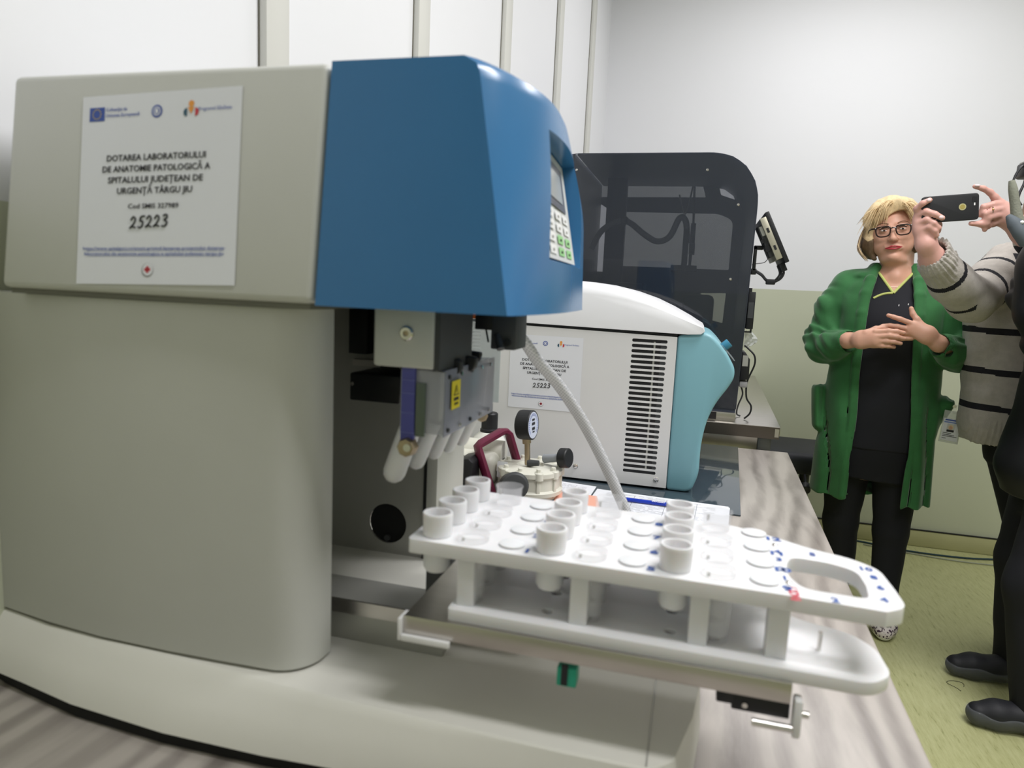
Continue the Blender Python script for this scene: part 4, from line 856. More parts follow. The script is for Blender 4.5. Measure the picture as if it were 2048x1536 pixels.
        for ax in range(3):
            o1, o2 = [(1, 2), (2, 0), (0, 1)][ax]
            sh = [slice(None)]*3; a = [slice(None)]*3; b = [slice(None)]*3; a[ax] = slice(0, -1); b[ax] = slice(1, None)
            A = ins_[tuple(a)]; B = ins_[tuple(b)]; e = np.argwhere(A != B)
            e = e[(e[:, o1] > 0) & (e[:, o2] > 0) & (e[:, o1] < v.shape[o1]-1) & (e[:, o2] < v.shape[o2]-1)]
            def g(d1, d2): f = e.copy(); f[:, o1] -= d1; f[:, o2] -= d2; return vid[f[:, 0], f[:, 1], f[:, 2]]
            qd = np.stack([g(1, 1), g(0, 1), g(0, 0), g(1, 0)], 1); fl = B[e[:, 0], e[:, 1], e[:, 2]]
            qd[fl] = qd[fl][:, ::-1]; quads.append(qd)
        qd = np.concatenate(quads).astype(np.int32)
        me = bpy.data.meshes.new(name); me.vertices.add(len(co)); me.vertices.foreach_set('co', co.ravel())
        me.loops.add(qd.size); me.loops.foreach_set('vertex_index', qd.ravel()); me.polygons.add(len(qd))
        me.polygons.foreach_set('loop_start', np.arange(0, qd.size, 4)); me.polygons.foreach_set('loop_total', np.full(len(qd), 4))
        me.polygons.foreach_set('use_smooth', np.ones(len(qd), bool)); me.update(calc_edges=True); me.validate()
        for mm in ([m] if mats is None else mats): me.materials.append(mm)
        if matfn is not None:
            cc = co[qd].mean(1); me.polygons.foreach_set('material_index', matfn(cc[:, 0], cc[:, 1], cc[:, 2]).astype(np.int32))
        o = bpy.data.objects.new(name, me); COL.objects.link(o)
        if parent: o.parent = parent
        return o
def smooth_interp(x, xs, ys):
    i = np.clip(np.searchsorted(xs, x)-1, 0, len(xs)-2); t = np.clip((x-xs[i])/(xs[i+1]-xs[i]), 0, 1)
    m = np.gradient(ys, xs); hh = xs[i+1]-xs[i]
    return (2*t**3-3*t**2+1)*ys[i]+(t**3-2*t**2+t)*hh*m[i]+(-2*t**3+3*t**2)*ys[i+1]+(t**3-t**2)*hh*m[i+1]
def rotY(a): c, s_ = math.cos(a), math.sin(a); return [[c, 0, s_], [0, 1, 0], [-s_, 0, c]]
def vnoise(x, y, z, seed=0, n=5, f=20.0):
    r = np.random.RandomState(seed); o = 0
    for i in range(n):
        d = r.normal(size=3); d /= np.linalg.norm(d); ff = f*(0.6+1.2*r.rand()); o = o+np.sin(ff*(x*d[0]+y*d[1]+z*d[2])+r.rand()*6.28+1.3*np.sin(ff*0.7*(x*d[1]+y*d[2]+z*d[0])))
    return o/n

M_skin = mat('skin_warm', (222, 172, 148), 0.45, sss=0.25, var=0.05, vscale=14)
M_skin2 = mat('skin_rosy', (214, 166, 154), 0.45, sss=0.25, var=0.05, vscale=14)
M_fleece = mat('green_fleece', (56, 116, 66), 0.85, var=0.10, vscale=18, bump=0.35, bscale=420, sheen=0.35)
M_scrub = mat('black_scrubs', (27, 28, 35), 0.8, var=0.08, vscale=10)
M_trous = mat('black_trousers', (24, 25, 31), 0.85, var=0.08, vscale=10)
M_lime = mat('lime_piping', (208, 216, 128), 0.7, var=0.03)
M_hairb = mat('blonde_hair', (228, 202, 156), 0.45, var=0.14, vscale=30, bump=0.8, bscale=120, stretch=(4, 4, 1))
M_hairu = mat('brown_underhair', (120, 98, 76), 0.5, var=0.2, vscale=30, bump=0.6, bscale=120, stretch=(4, 4, 1))
M_nail = mat('nail_polish', (232, 206, 206), 0.2, var=0.02)

# ------------------------------------------------------------------ woman in the green cardigan (local frame: x to the picture's right, -y towards the viewer)
wom = thing('person', 'woman with short blonde hair, glasses and long green cardigan over black scrubs, hands joined', 'person', (0.68, 2.87, 0))
wom.rotation_euler = (0, 0, -math.radians(13)); wom['_local'] = 1; wom.matrix_world = Matrix.Translation((0.68, 2.87, 0)) @ Matrix.Rotation(-math.radians(13), 4, 'Z')
B = SDF((-0.32, -0.30, -0.02), (0.32, 0.20, 1.62), 0.0032)
TL = math.radians(7)                                            # head tilt
hc = np.array([-0.012, -0.030, 1.475])
def HP(x, y, z): c, s_ = math.cos(TL), math.sin(TL); return (hc[0]+x*c+z*-s_*-1*-1, hc[1]+y, hc[2]+x*s_+z*c)
RH = rotY(TL)
B.ell(HP(0, 0.018, 0.035), (0.070, 0.086, 0.080), 0.02, R=RH)       # skull
B.ell(HP(0, -0.024, -0.012), (0.070, 0.062, 0.079), 0.02, R=RH)    # face
B.ell(HP(0, -0.026, -0.060), (0.053, 0.050, 0.043), 0.02, R=RH)     # jaw
B.ell(HP(-0.034, -0.040, -0.048), (0.028, 0.030, 0.030), 0.015, R=RH); B.ell(HP(0.034, -0.040, -0.048), (0.028, 0.030, 0.030), 0.015, R=RH)
B.ell(HP(0, -0.066, -0.090), (0.021, 0.018, 0.015), 0.014)          # chin
B.ell(HP(0, -0.030, -0.100), (0.045, 0.040, 0.022), 0.02)           # under the chin
B.ell(HP(-0.032, -0.064, -0.022), (0.022, 0.016, 0.016), 0.012); B.ell(HP(0.032, -0.064, -0.022), (0.022, 0.016, 0.016), 0.012)  # cheeks
B.cone(HP(0, -0.080, 0.008), HP(0, -0.096, -0.026), 0.0075, 0.0095, 0.009)   # nose
B.ell(HP(0, -0.096, -0.030), (0.0115, 0.011, 0.0095), 0.005)
B.ell(HP(-0.0115, -0.088, -0.032), (0.007, 0.009, 0.0065), 0.004); B.ell(HP(0.0115, -0.088, -0.032), (0.007, 0.009, 0.0065), 0.004)
for sx in (-1, 1):
    B.ell(HP(sx*0.029, -0.089, 0.006), (0.015, 0.010, 0.009), 0.008, 's')     # eye sockets
    B.ell(HP(sx*0.029, -0.076, 0.004), (0.0145, 0.0125, 0.0118), 0.003)        # lids over the eyeball
    B.cone(HP(sx*0.014, -0.083, 0.019), HP(sx*0.046, -0.072, 0.020), 0.0055, 0.005, 0.009)  # brow
    B.ell(HP(sx*0.069, 0.010, -0.014), (0.007, 0.017, 0.028), 0.005)            # ear
    B.cone(HP(sx*0.018, -0.086, -0.034), HP(sx*0.030, -0.077, -0.056), 0.002, 0.002, 0.006, 's')
B.ell(HP(0, -0.077, -0.058), (0.028, 0.009, 0.013), 0.010)
B.cone(HP(-0.020, -0.088, -0.0595), HP(0.020, -0.088, -0.0595), 0.0014, 0.0014, 0.003, 's')
# neck, trunk, arms, legs
B.cone((0.012, -0.005, 1.40), (0.010, 0.010, 1.29), 0.054, 0.060, 0.02)
B.cone((0.014, -0.045, 1.335), (0.014, -0.055, 1.315), 0.030, 0.030, 0.03)
trunk = [(0.56, 0.012, 0.0, 0.150, 0.105), (0.75, 0.012, 0.0, 0.168, 0.118), (0.90, 0.012, -0.008, 0.160, 0.122), (1.05, 0.012, -0.012, 0.158, 0.122), (1.16, 0.012, -0.018, 0.165, 0.122), (1.26, 0.012, -0.002, 0.172, 0.095), (1.315, 0.012, 0.004, 0.120, 0.070), (1.345, 0.012, 0.006, 0.070, 0.055)]
B.column(trunk, 0.02)
def limb(pts, rs, k=0.02): B.chain(pts, rs, k)
armR = [(-0.140, 0.01, 1.262), (-0.215, -0.02, 1.065), (-0.115, -0.20, 1.080)]     # picture left
armL = [(0.166, 0.01, 1.262), (0.246, -0.02, 1.065), (0.165, -0.19, 1.088)]
limb(armR, [0.044, 0.040, 0.028]); limb(armL, [0.044, 0.040, 0.028])
for pts in ([(-0.072, 0.0, 0.62), (-0.078, 0.02, 0.36), (-0.062, 0.06, 0.09)], [(0.090, 0.0, 0.62), (0.097, -0.015, 0.36), (0.100, -0.025, 0.09)]): limb(pts, [0.074, 0.050, 0.034])
# hands: palms then fingers
def fing(S, pts, r0, r1, k=0.004):
    n = len(pts); S.chain(pts, [r0+(r1-r0)*i/(n-1) for i in range(n)], k)
Ln = ((0.165, -0.19, 1.088), (0.100, -0.215, 1.128))
B.cone(Ln[0], (0.125, -0.212, 1.118), 0.025, 0.030, 0.012, flat=((0.2, -1, 0.1), 1.6)); B.cone((0.125, -0.212, 1.118), (0.088, -0.214, 1.135), 0.032, 0.028, 0.010, flat=((0.2, -1, 0.1), 1.9))
fing(B, [(0.118, -0.208, 1.138), (0.090, -0.205, 1.168), (0.077, -0.20, 1.185), (0.070, -0.198, 1.204)], 0.0115, 0.0078, 0.006)
fing(B, [(0.085, -0.215, 1.150), (0.040, -0.222, 1.166), (0.020, -0.222, 1.172), (0.003, -0.218, 1.177)], 0.0095, 0.0068)
fing(B, [(0.078, -0.215, 1.132), (0.035, -0.220, 1.140), (0.012, -0.220, 1.142), (-0.010, -0.216, 1.140)], 0.0098, 0.0070)
fing(B, [(0.078, -0.214, 1.118), (0.042, -0.215, 1.120), (0.018, -0.213, 1.118), (0.0, -0.21, 1.112)], 0.0095, 0.0070)
fing(B, [(0.082, -0.212, 1.103), (0.055, -0.213, 1.100), (0.034, -0.212, 1.098), (0.02, -0.21, 1.094)], 0.0088, 0.0064)
B.cone(armR[2], (-0.070, -0.232, 1.088), 0.026, 0.030, 0.012, flat=((0, -1, 0.2), 1.6)); B.cone((-0.070, -0.232, 1.088), (-0.030, -0.245, 1.095), 0.033, 0.031, 0.012, flat=((0, -1, 0.2), 1.7))
fing(B, [(-0.030, -0.248, 1.118), (0.010, -0.250, 1.124), (0.034, -0.247, 1.124), (0.055, -0.240, 1.120)], 0.0098, 0.0072)
fing(B, [(-0.028, -0.252, 1.102), (0.014, -0.256, 1.108), (0.036, -0.252, 1.106), (0.058, -0.243, 1.101)], 0.0100, 0.0072)
fing(B, [(-0.030, -0.250, 1.086), (0.008, -0.254, 1.089), (0.030, -0.250, 1.088), (0.050, -0.241, 1.084)], 0.0098, 0.0070)
fing(B, [(-0.034, -0.246, 1.070), (-0.004, -0.250, 1.072), (0.014, -0.247, 1.072), (0.032, -0.239, 1.070)], 0.0090, 0.0065)
fing(B, [(-0.060, -0.238, 1.112), (-0.030, -0.226, 1.128), (-0.012, -0.220, 1.132), (0.004, -0.217, 1.130)], 0.0110, 0.0080, 0.006)
body = B.mesh('body', M_skin, wom)

# eyes, brows, lips
MBm = MB()
M_eye = mat('eye_white', (232, 228, 224), 0.15, var=0.01); M_iris = mat('iris_dark', (52, 42, 36), 0.1, var=0.02); M_lip = mat('lipstick', (186, 62, 72), 0.35, var=0.05); M_brow = mat('brow_brown', (112, 82, 62), 0.8, var=0.1)
for sx in (-1, 1):
    e = MB(); c_ = Vector(HP(sx*0.029, -0.0775, 0.004))
    e.ico(c_+Vector((0, -0.0064, -0.001)), 0.0058, M_eye, 3, sc=(1.7, 1, 0.58)); e.ico(c_+Vector((0.001, -0.0108, -0.0008)), 0.0040, M_iris, 3, sc=(1, 0.5, 0.85)); e.build('eye', body)
    e = MB(); P = [HP(sx*0.013, -0.0862, 0.0095), HP(sx*0.022, -0.0905, 0.0125), HP(sx*0.033, -0.0890, 0.0125), HP(sx*0.043, -0.0810, 0.008)]
    e.tube(P, [0.0012, 0.0022, 0.0022, 0.0012], M_iris, n=8, smooth=4); e.build('eyelid_line', body)
    e = MB(); P = [HP(sx*0.014, -0.0895, 0.024), HP(sx*0.026, -0.0870, 0.0285), HP(sx*0.038, -0.0800, 0.0290), HP(sx*0.050, -0.0690, 0.024)]
    e.tube(P, [0.0018, 0.0024, 0.002, 0.0008], M_brow, n=8, smooth=5, flat=0.6); e.build('eyebrow', body)
e = MB()
e.tube([HP(-0.0275, -0.0795, -0.0600), HP(-0.013, -0.0895, -0.0570), HP(-0.004, -0.0925, -0.0548), HP(0, -0.0925, -0.0558), HP(0.004, -0.0925, -0.0548), HP(0.013, -0.0895, -0.0570), HP(0.0275, -0.0795, -0.0592)], [0.0008, 0.0023, 0.0026, 0.0024, 0.0026, 0.0023, 0.0008], M_lip, n=10, smooth=4)
e.tube([HP(-0.026, -0.0800, -0.0605), HP(-0.012, -0.0895, -0.0632), HP(0, -0.0918, -0.0642), HP(0.012, -0.0895, -0.0632), HP(0.026, -0.0800, -0.0600)], [0.0008, 0.0029, 0.0033, 0.0029, 0.0008], M_lip, n=10, smooth=4)
e.build('lips', body)
# hair
H_ = SDF((-0.16, -0.17, 1.36), (0.14, 0.16, 1.63), 0.0030)
H_.ell(HP(0, 0.030, 0.052), (0.096, 0.105, 0.086), 0.02, R=RH)
H_.ell(HP(-0.072, 0.012, -0.030), (0.036, 0.070, 0.056), 0.03, R=RH); H_.ell(HP(0.072, 0.012, -0.026), (0.032, 0.066, 0.050), 0.03, R=RH)
H_.ell(HP(0, 0.085, -0.01), (0.080, 0.045, 0.075), 0.03)
H_.cone(HP(-0.078, -0.020, -0.040), HP(-0.062, -0.030, -0.086), 0.020, 0.008, 0.02); H_.cone(HP(0.076, -0.020, -0.030), HP(0.066, -0.030, -0.072), 0.018, 0.008, 0.02)
H_.cone(HP(0.02, -0.060, 0.092), HP(-0.055, -0.062, 0.048), 0.022, 0.014, 0.02); H_.cone(HP(0.02, -0.060, 0.092), HP(0.060, -0.052, 0.052), 0.020, 0.012, 0.02)
H_.warp(lambda x, y, z: 0.0036*vnoise(x*1.0, y*1.0, z*0.5, 3, 6, 150)+0.004*vnoise(x, y, z, 5, 4, 60))
fcx = HP(0.004, 0, -0.035)
def facecut(x, y, z):
    xx = (x-hc[0])*math.cos(TL)+(z-hc[2])*math.sin(TL); zz = -(x-hc[0])*math.sin(TL)+(z-hc[2])*math.cos(TL)
    xx = xx-0.006-0.10*np.clip(zz, 0, 0.1); zz = zz-0.30*np.clip(xx, -0.03, 0.03)*(zz > 0)
    d = np.sqrt((xx/0.068)**2+((zz+0.030)/(np.where(zz > -0.03, 0.098, 0.12)))**2)-1
    return np.maximum(-d*0.06, -(y-(hc[1]-0.004)+0)*-1*1.0) if False else np.where(y < hc[1]-0.012, -d*0.066, -1.0)
H_.cut(facecut)
def hairmat(x, y, z): return ((z < 1.452+0.012*np.sin(x*90)) & (y < 0.02)).astype(int)
H_.mesh('hair', None, body, hairmat, [M_hairb, M_hairu])
# loose strands
e = MB(); r = random.Random(11)
for k in range(150):
    a = r.uniform(-1.1, 1.1); L = r.uniform(0.05, 0.11); z0 = 0.125-0.03*abs(a)
    x0 = 0.075*math.sin(a)*r.uniform(0.2, 1); y0 = -0.02-0.05*r.random()
    p0 = HP(x0, y0+0.01, z0-0.012); sg = 1 if x0 > 0.015 else -1
    p1 = HP(x0+sg*0.022, y0-0.035, z0-L*0.35); p2 = HP(x0*1.25+sg*0.038, y0-0.038, z0-L*0.9)
    if abs(p2[0]-hc[0]) > 0.02 or k % 4 == 0: e.tube([p0, p1, p2], [0.0010, 0.0013, 0.0003], M_hairb if r.random() < 0.97 else M_hairu, n=4, smooth=4)
for k in range(60):
    sg = -1 if k % 3 else 1; y0 = r.uniform(-0.05, 0.03)
    e.tube([HP(sg*0.090, y0, 0.03), HP(sg*(0.103+0.01*r.random()), y0-0.01, -0.02), HP(sg*(0.104+0.012*r.random()), y0-0.02, -0.055), HP(sg*(0.080+0.012*r.random()), y0-0.02, -0.085-0.012*r.random())], [0.0010, 0.0012, 0.001, 0.0003], M_hairu if r.random() < 0.6 else M_hairb, n=4, smooth=4)
e.build('hair_strands', body)
# glasses
g_ = MB(); M_gl = mat('tortoise_black_frame', (40, 26, 24), 0.2, var=0.2, vscale=80)
for sx in (-1, 1):
    lp = rnd([(-0.0235, 0.015), (0.0235, 0.014), (0.019, -0.0205), (-0.019, -0.0205)], 0.015, 6)
    P = [Vector(HP(sx*0.0315+u*(1 if sx > 0 else -1)*1.06, -0.1045+abs(u+0.02*0)*0.10*0+max(0, (u if sx > 0 else u))*0.0, v+0.0005)) for u, v in lp]
    P.append(P[0]); g_.tube(P, 0.0024, M_gl, n=8, cap=False)
    g_.tube([HP(sx*0.055, -0.1040, 0.011), HP(sx*0.068, -0.098, 0.011), HP(sx*0.078, -0.06, 0.008), HP(sx*0.079, 0.0, 0.003)], [0.0030, 0.0030, 0.0022, 0.002], M_gl, n=8, smooth=3)
    g_.ico(HP(sx*0.0555, -0.1065, 0.0115), 0.0016, M_white, 1)
g_.tube([HP(-0.009, -0.105, 0.006), HP(0, -0.106, 0.0085), HP(0.009, -0.105, 0.006)], 0.002, M_gl, n=8, smooth=4)
g_.build('eyeglasses', body)
def front_y(x, z, fields):
    ys = []
    for F in fields:
        i, k = int(round((x-F.lo[0])/F.h)), int(round((z-F.lo[2])/F.h))
        if 0 <= i < F.n[0] and 0 <= k < F.n[2]:
            c = F.v[i, :, k]; j = np.argmax(c < 0)
            if c[j] < 0 and j > 0: t = c[j-1]/(c[j-1]-c[j]); ys.append(F.lo[1]+(j-1+t)*F.h)
    return min(ys) if ys else 0.0
e = MB()
e.tube([(0.013+0.050*math.sin(a), min(front_y(0.013+0.050*math.sin(a), 1.300-0.022*math.cos(a), [B]), 0.0)-0.001, 1.300-0.022*math.cos(a)) for a in [-1.35+2.7*k/20 for k in range(21)]], 0.0021, mat('fine_gold_chain', (244, 214, 200), 0.3, metal=0.7, var=0.02), n=6)
e.ico(HP(-0.074, -0.012, -0.052), 0.003, M_white, 2); e.ico(HP(0.074, -0.012, -0.050), 0.003, M_white, 2); e.build('jewellery', body)

# black scrub top with lime neckline, trousers
S_ = SDF((-0.24, -0.20, 0.66), (0.26, 0.18, 1.36), 0.004)
S_.column([(z, a, b, c+0.006, d+0.008) for z, a, b, c, d in trunk if z > 0.6 and z < 1.34], 0.0, zmin=0.68, zmax=1.325, fn=lambda x, y, z: 0.0035*vnoise(x, y, z*0.6, 8, 5, 45))
S_.cut(lambda x, y, z: np.where(y < 0.02, (0.045-np.abs(x-0.014-(1.262-1.262)))*1.0*0+(z-1.258-np.abs(x-0.012)*1.35)*0.6, -1.0), lo=(-0.1, -0.2, 1.2))
S_.mesh('scrub_top', M_scrub, wom)
e = MB()
def scr_y(x, z):
    return front_y(x, z, [B, S_])-0.001
def scr_y_old(x, z):
    P = np.array(sorted(trunk)); rx = np.interp(z, P[:, 0], P[:, 3])+0.006; ry = np.interp(z, P[:, 0], P[:, 4])+0.008; cy_ = np.interp(z, P[:, 0], P[:, 2])
    return cy_-ry*max(0.02, 1-min(0.98, abs((x-0.012)/rx)**2.3))**(1/2.3)-0.002
for sg in (-1, 1):
    pts = [(0.012+sg*t, scr_y(0.012+sg*t, 1.256+t*1.35), 1.256+t*1.35) for t in (0.0, 0.012, 0.024, 0.036, 0.048, 0.054)]
    e.tube(pts, 0.0046, M_lime, n=8, smooth=3)
e.tube([(x, scr_y(x, z), z) for x, z in ((0.010, 1.256), (-0.010, 1.254), (-0.030, 1.247), (-0.050, 1.235))], 0.0040, M_lime, n=8, smooth=4)
e.ico((0.033, scr_y(0.033, 1.213)-0.001, 1.213), 0.002, M_white, 1, (1, 0.5, 2)); e.ico((0.062, scr_y(0.062, 1.218)-0.001, 1.218), 0.002, M_white, 1, (1, 0.5, 2))
e.build('neckline_piping', wom)
Tt = SDF((-0.22, -0.18, 0.07), (0.24, 0.22, 0.82), 0.005)
Tt.column([(0.56, 0.012, 0.0, 0.158, 0.112), (0.66, 0.012, 0.0, 0.168, 0.122), (0.80, 0.012, 0.0, 0.166, 0.122)], 0.0)
Tt.chain([(-0.072, 0.0, 0.62), (-0.078, 0.02, 0.36), (-0.062, 0.06, 0.12)], [0.085, 0.063, 0.054], 0.02); Tt.chain([(0.090, 0.0, 0.62), (0.097, -0.015, 0.36), (0.100, -0.025, 0.12)], [0.085, 0.060, 0.048], 0.02)
Tt.warp(lambda x, y, z: 0.003*vnoise(x, y, z, 2, 5, 30)); Tt.cut(lambda x, y, z: 0.10-z+0*x+0*y)
Tt.mesh('trousers', M_trous, wom)
# shoes
for k, (x, y) in enumerate(((-0.060, 0.03), (0.104, -0.08))):
    Sh = SDF((x-0.07, y-0.16, -0.004), (x+0.07, y+0.16, 0.12), 0.0035)
    Sh.chain([(x, y+0.09, 0.045), (x, y+0.0, 0.045), (x+0.004, y-0.075, 0.036), (x+0.004, y-0.110, 0.032)], [0.036, 0.036, 0.042, 0.032], 0.015); Sh.cone((x, y+0.075, 0.05), (x, y+0.075, 0.095), 0.036, 0.034, 0.02)
    Sh.cut(lambda X_, Y_, Z_: 0.001-Z_+0*X_+0*Y_)
    msp = bpy.data.materials.new('speckled_shoe_fabric'); msp.use_nodes = True; nt_ = msp.node_tree; vo = nt_.nodes.new('ShaderNodeTexVoronoi'); vo.inputs['Scale'].default_value = 170
    tc_ = nt_.nodes.new('ShaderNodeTexCoord'); nt_.links.new(tc_.outputs['Object'], vo.inputs[0]); rp = nt_.nodes.new('ShaderNodeValToRGB'); rp.color_ramp.interpolation = 'CONSTANT'
    rp.color_ramp.elements[0].color = s2l((70, 48, 70))+(1,); rp.color_ramp.elements[1].position = 0.36; rp.color_ramp.elements[1].color = s2l((226, 218, 218))+(1,)
    sx_ = nt_.nodes.new('ShaderNodeSeparateColor'); nt_.links.new(vo.outputs['Color'], sx_.inputs[0]); nt_.links.new(sx_.outputs[0], rp.inputs[0]); nt_.links.new(rp.outputs[0], nt_.nodes['Principled BSDF'].inputs['Base Color']); nt_.nodes['Principled BSDF'].inputs['Roughness'].default_value = 0.7
    sh = Sh.mesh('shoe', None, wom, lambda a, b, c: (c < 0.020).astype(int), [msp, M_white])

# green cardigan: shell round the trunk, open in front, with sleeves
C = SDF((-0.30, -0.27, 0.45), (0.33, 0.22, 1.38), 0.0040)
cprof = [(0.47, 0.005, 0.0, 0.205, 0.158), (0.60, 0.006, 0.0, 0.202, 0.156), (0.75, 0.008, 0.0, 0.198, 0.150), (0.90, 0.010, -0.005, 0.192, 0.146), (1.05, 0.012, -0.010, 0.182, 0.142), (1.16, 0.014, -0.016, 0.180, 0.142), (1.245, 0.014, -0.004, 0.184, 0.128), (1.30, 0.014, 0.0, 0.150, 0.104), (1.330, 0.014, 0.010, 0.098, 0.072), (1.36, 0.014, 0.012, 0.078, 0.066)]
C.column(cprof, 0.0, zmin=0.484, zmax=1.352, fn=lambda x, y, z: 0.0045*vnoise(x, y, z*0.25, 21, 5, 38)*np.clip((1.3-z)*2, 0, 1)+0*y)
C.shell(0.010)
def lerp_open(z):
    zs_ = [0.48, 0.69, 0.96, 1.115, 1.23, 1.33, 1.36]; l = [-0.062, -0.060, -0.066, -0.064, -0.062, -0.044, -0.03]; r_ = [0.116, 0.116, 0.100, 0.090, 0.084, 0.070, 0.06]
    return np.interp(z, zs_, l), np.interp(z, zs_, r_)
def opening(x, y, z):
    zz = z.ravel(); l, r_ = lerp_open(zz); l = l[None, None, :]; r_ = r_[None, None, :]
    return np.where(y < 0.0, np.minimum(x-l, r_-x), -1.0)
C.cut(opening)
C.cut(lambda x, y, z: np.where((y > -0.2), 0.484-z+0.05*np.clip(0.0-x, -0.1, 0.1)*0.4, -1.0))
# lapel roll
def lap(sg):
    pts = []
    for z in (0.50, 0.62, 0.75, 0.88, 1.0, 1.10, 1.18, 1.25, 1.30, 1.335, 1.352):
        l, r_ = lerp_open(np.array([z])); x = (l[0]-0.012) if sg < 0 else (r_[0]+0.012)
        P = np.array(sorted(cprof)); rx = np.interp(z, P[:, 0], P[:, 3]); ry = np.interp(z, P[:, 0], P[:, 4]); cy_ = np.interp(z, P[:, 0], P[:, 2]); cx_ = np.interp(z, P[:, 0], P[:, 1])
        pts.append((x, cy_-ry*max(0.05, 1-min(0.95, abs((x-cx_)/rx)**2.3))**(1/2.3)+0.002, z))
    return pts
lr = [0.009, 0.009, 0.010, 0.011, 0.012, 0.014, 0.016, 0.018, 0.018, 0.017, 0.015]
for sg in (-1, 1): 
    P = lap(sg); 
    if sg < 0: P = [(a-0.006, b, c) for a, b, c in P]
    for i in range(len(P)-1): C.cone(P[i], P[i+1], lr[i], lr[i+1], 0.008, flat=((0.25*sg, -1, 0), 1.7))
C.chain([P_ for P_ in ((-0.052, -0.028, 1.340), (-0.060, 0.02, 1.352), (-0.03, 0.07, 1.36), (0.012, 0.082, 1.362), (0.055, 0.07, 1.36), (0.088, 0.02, 1.352), (0.080, -0.028, 1.340))], [0.015]*7, 0.01)
C.ell((-0.092, -0.02, 1.315), (0.035, 0.055, 0.022), 0.015); C.ell((0.118, -0.02, 1.315), (0.035, 0.055, 0.022), 0.015)
# sleeves
C.chain([(-0.060, 0.010, 1.300), (-0.135, 0.010, 1.272), (-0.184, -0.005, 1.190), (-0.210, -0.030, 1.075), (-0.206, -0.055, 1.040)], [0.045, 0.062, 0.060, 0.057, 0.052], 0.03)
C.chain([(-0.206, -0.055, 1.040), (-0.165, -0.120, 1.055), (-0.120, -0.175, 1.075)], [0.058, 0.052, 0.043], 0.02)
C.chain([(0.088, 0.010, 1.300), (0.163, 0.010, 1.272), (0.212, -0.005, 1.190), (0.241, -0.030, 1.080), (0.244, -0.055, 1.045)], [0.045, 0.062, 0.062, 0.060, 0.056], 0.03)
C.chain([(0.240, -0.055, 1.045), (0.215, -0.120, 1.060), (0.178, -0.170, 1.080)], [0.056, 0.052, 0.043], 0.02)
C.cone((-0.122, -0.175, 1.074), (-0.060, -0.235, 1.086), 0.036, 0.040, 0.003, 's'); C.cone((0.180, -0.170, 1.080), (0.115, -0.225, 1.105), 0.036, 0.040, 0.003, 's')
# pockets pushed outwards
C.cone((-0.205, -0.02, 0.875), (-0.192, -0.02, 0.745), 0.024, 0.022, 0.02, flat=((0, 1, 0), 0.45)); C.cone((0.222, -0.02, 0.870), (0.192, -0.02, 0.760), 0.024, 0.012, 0.02, flat=((0, 1, 0), 0.45))
C.ell((-0.216, -0.02, 0.905), (0.012, 0.045, 0.020), 0.004, 's'); C.ell((0.234, -0.02, 0.895), (0.012, 0.045, 0.020), 0.004, 's')
def sleevefold(x, y, z):
    wgt = np.clip((np.abs(x-0.015)-0.15)*16, 0, 1)*np.clip((z-0.98)*25, 0, 1)*np.clip((1.30-z)*14, 0, 1)
    sx_ = np.where(x > 0, 1, -1)
    return wgt*(0.0042*np.sin(z*62+y*75-sx_*x*95+2.2*np.sin(z*23+y*31+x*17))+0.003*np.sin(z*95-y*60+x*40+1.7*np.sin(x*37+z*19))+0.002*vnoise(x, y, z, 77, 4, 90))
C.warp(sleevefold)
C.warp(lambda x, y, z: 0.0040*np.sin(x*95+1.5*np.sin(z*9)+y*30)*np.clip((0.98-z)*6, 0, 1))
C.mesh('cardigan', M_fleece, wom)

# badge clipped to the right pocket
bd = thing('id_badge', 'clear plastic identity badge with small portrait, clipped to the green cardigan pocket', 'badge', (0.889, 2.745, 0.792))
bd.rotation_euler = (0, 0, -math.radians(13)); RB = Matrix.Translation((0.68, 2.87, 0)) @ Matrix.Rotation(-math.radians(13), 4, 'Z')
bd.matrix_world = Matrix.Translation((0.889, 2.745, 0.792)) @ Matrix.Rotation(-math.radians(13), 4, 'Z')
Mb2 = Matrix.Translation((0.010, 0.0, 0.0)) @ Matrix.Rotation(math.radians(4), 4, 'Y')
def bbuild(mb, name):
    o = mb.build(name); o.parent = bd; return o
mb = MB(); mb.box(-0.030, 0.030, 0, 0.002, -0.058, 0.058, mat('badge_sleeve', (214, 220, 214), 0.15, alpha=0.45, var=0.01), bev=0.0008, M=Mb2); bbuild(mb, 'plastic_sleeve')
mb = MB(); mb.box(-0.026, 0.026, -0.0012, -0.0004, -0.050, 0.030, M_paper, M=Mb2); mb.box(-0.022, 0.020, -0.0016, -0.0012, 0.022, 0.027, M_bink, M=Mb2); mb.box(-0.024, 0.022, -0.0016, -0.0012, 0.014, 0.019, mat('pale_blue_print', (130, 150, 205), 0.6, var=0.02), M=Mb2)
mb.box(-0.013, 0.011, -0.0016, -0.0012, -0.018, 0.012, mat('portrait_back', (206, 206, 206), 0.6, var=0.02), M=Mb2); mb.ico(Mb2 @ Vector((-0.001, -0.0016, -0.001)), 0.008, M_hairb, 2, (1, 0.06, 1.1)); mb.ico(Mb2 @ Vector((-0.001, -0.0021, -0.003)), 0.006, M_skin, 2, (0.9, 0.05, 1.1)); mb.box(-0.012, 0.010, -0.0019, -0.0016, -0.018, -0.010, M_ink, M=Mb2)
for z, wd in ((-0.023, 0.026), (-0.029, 0.036), (-0.034, 0.044), (-0.042, 0.012)): mb.box(-0.022, -0.022+wd, -0.0016, -0.0012, z-0.001, z+0.001, M_ink, M=Mb2)
bbuild(mb, 'printed_card')
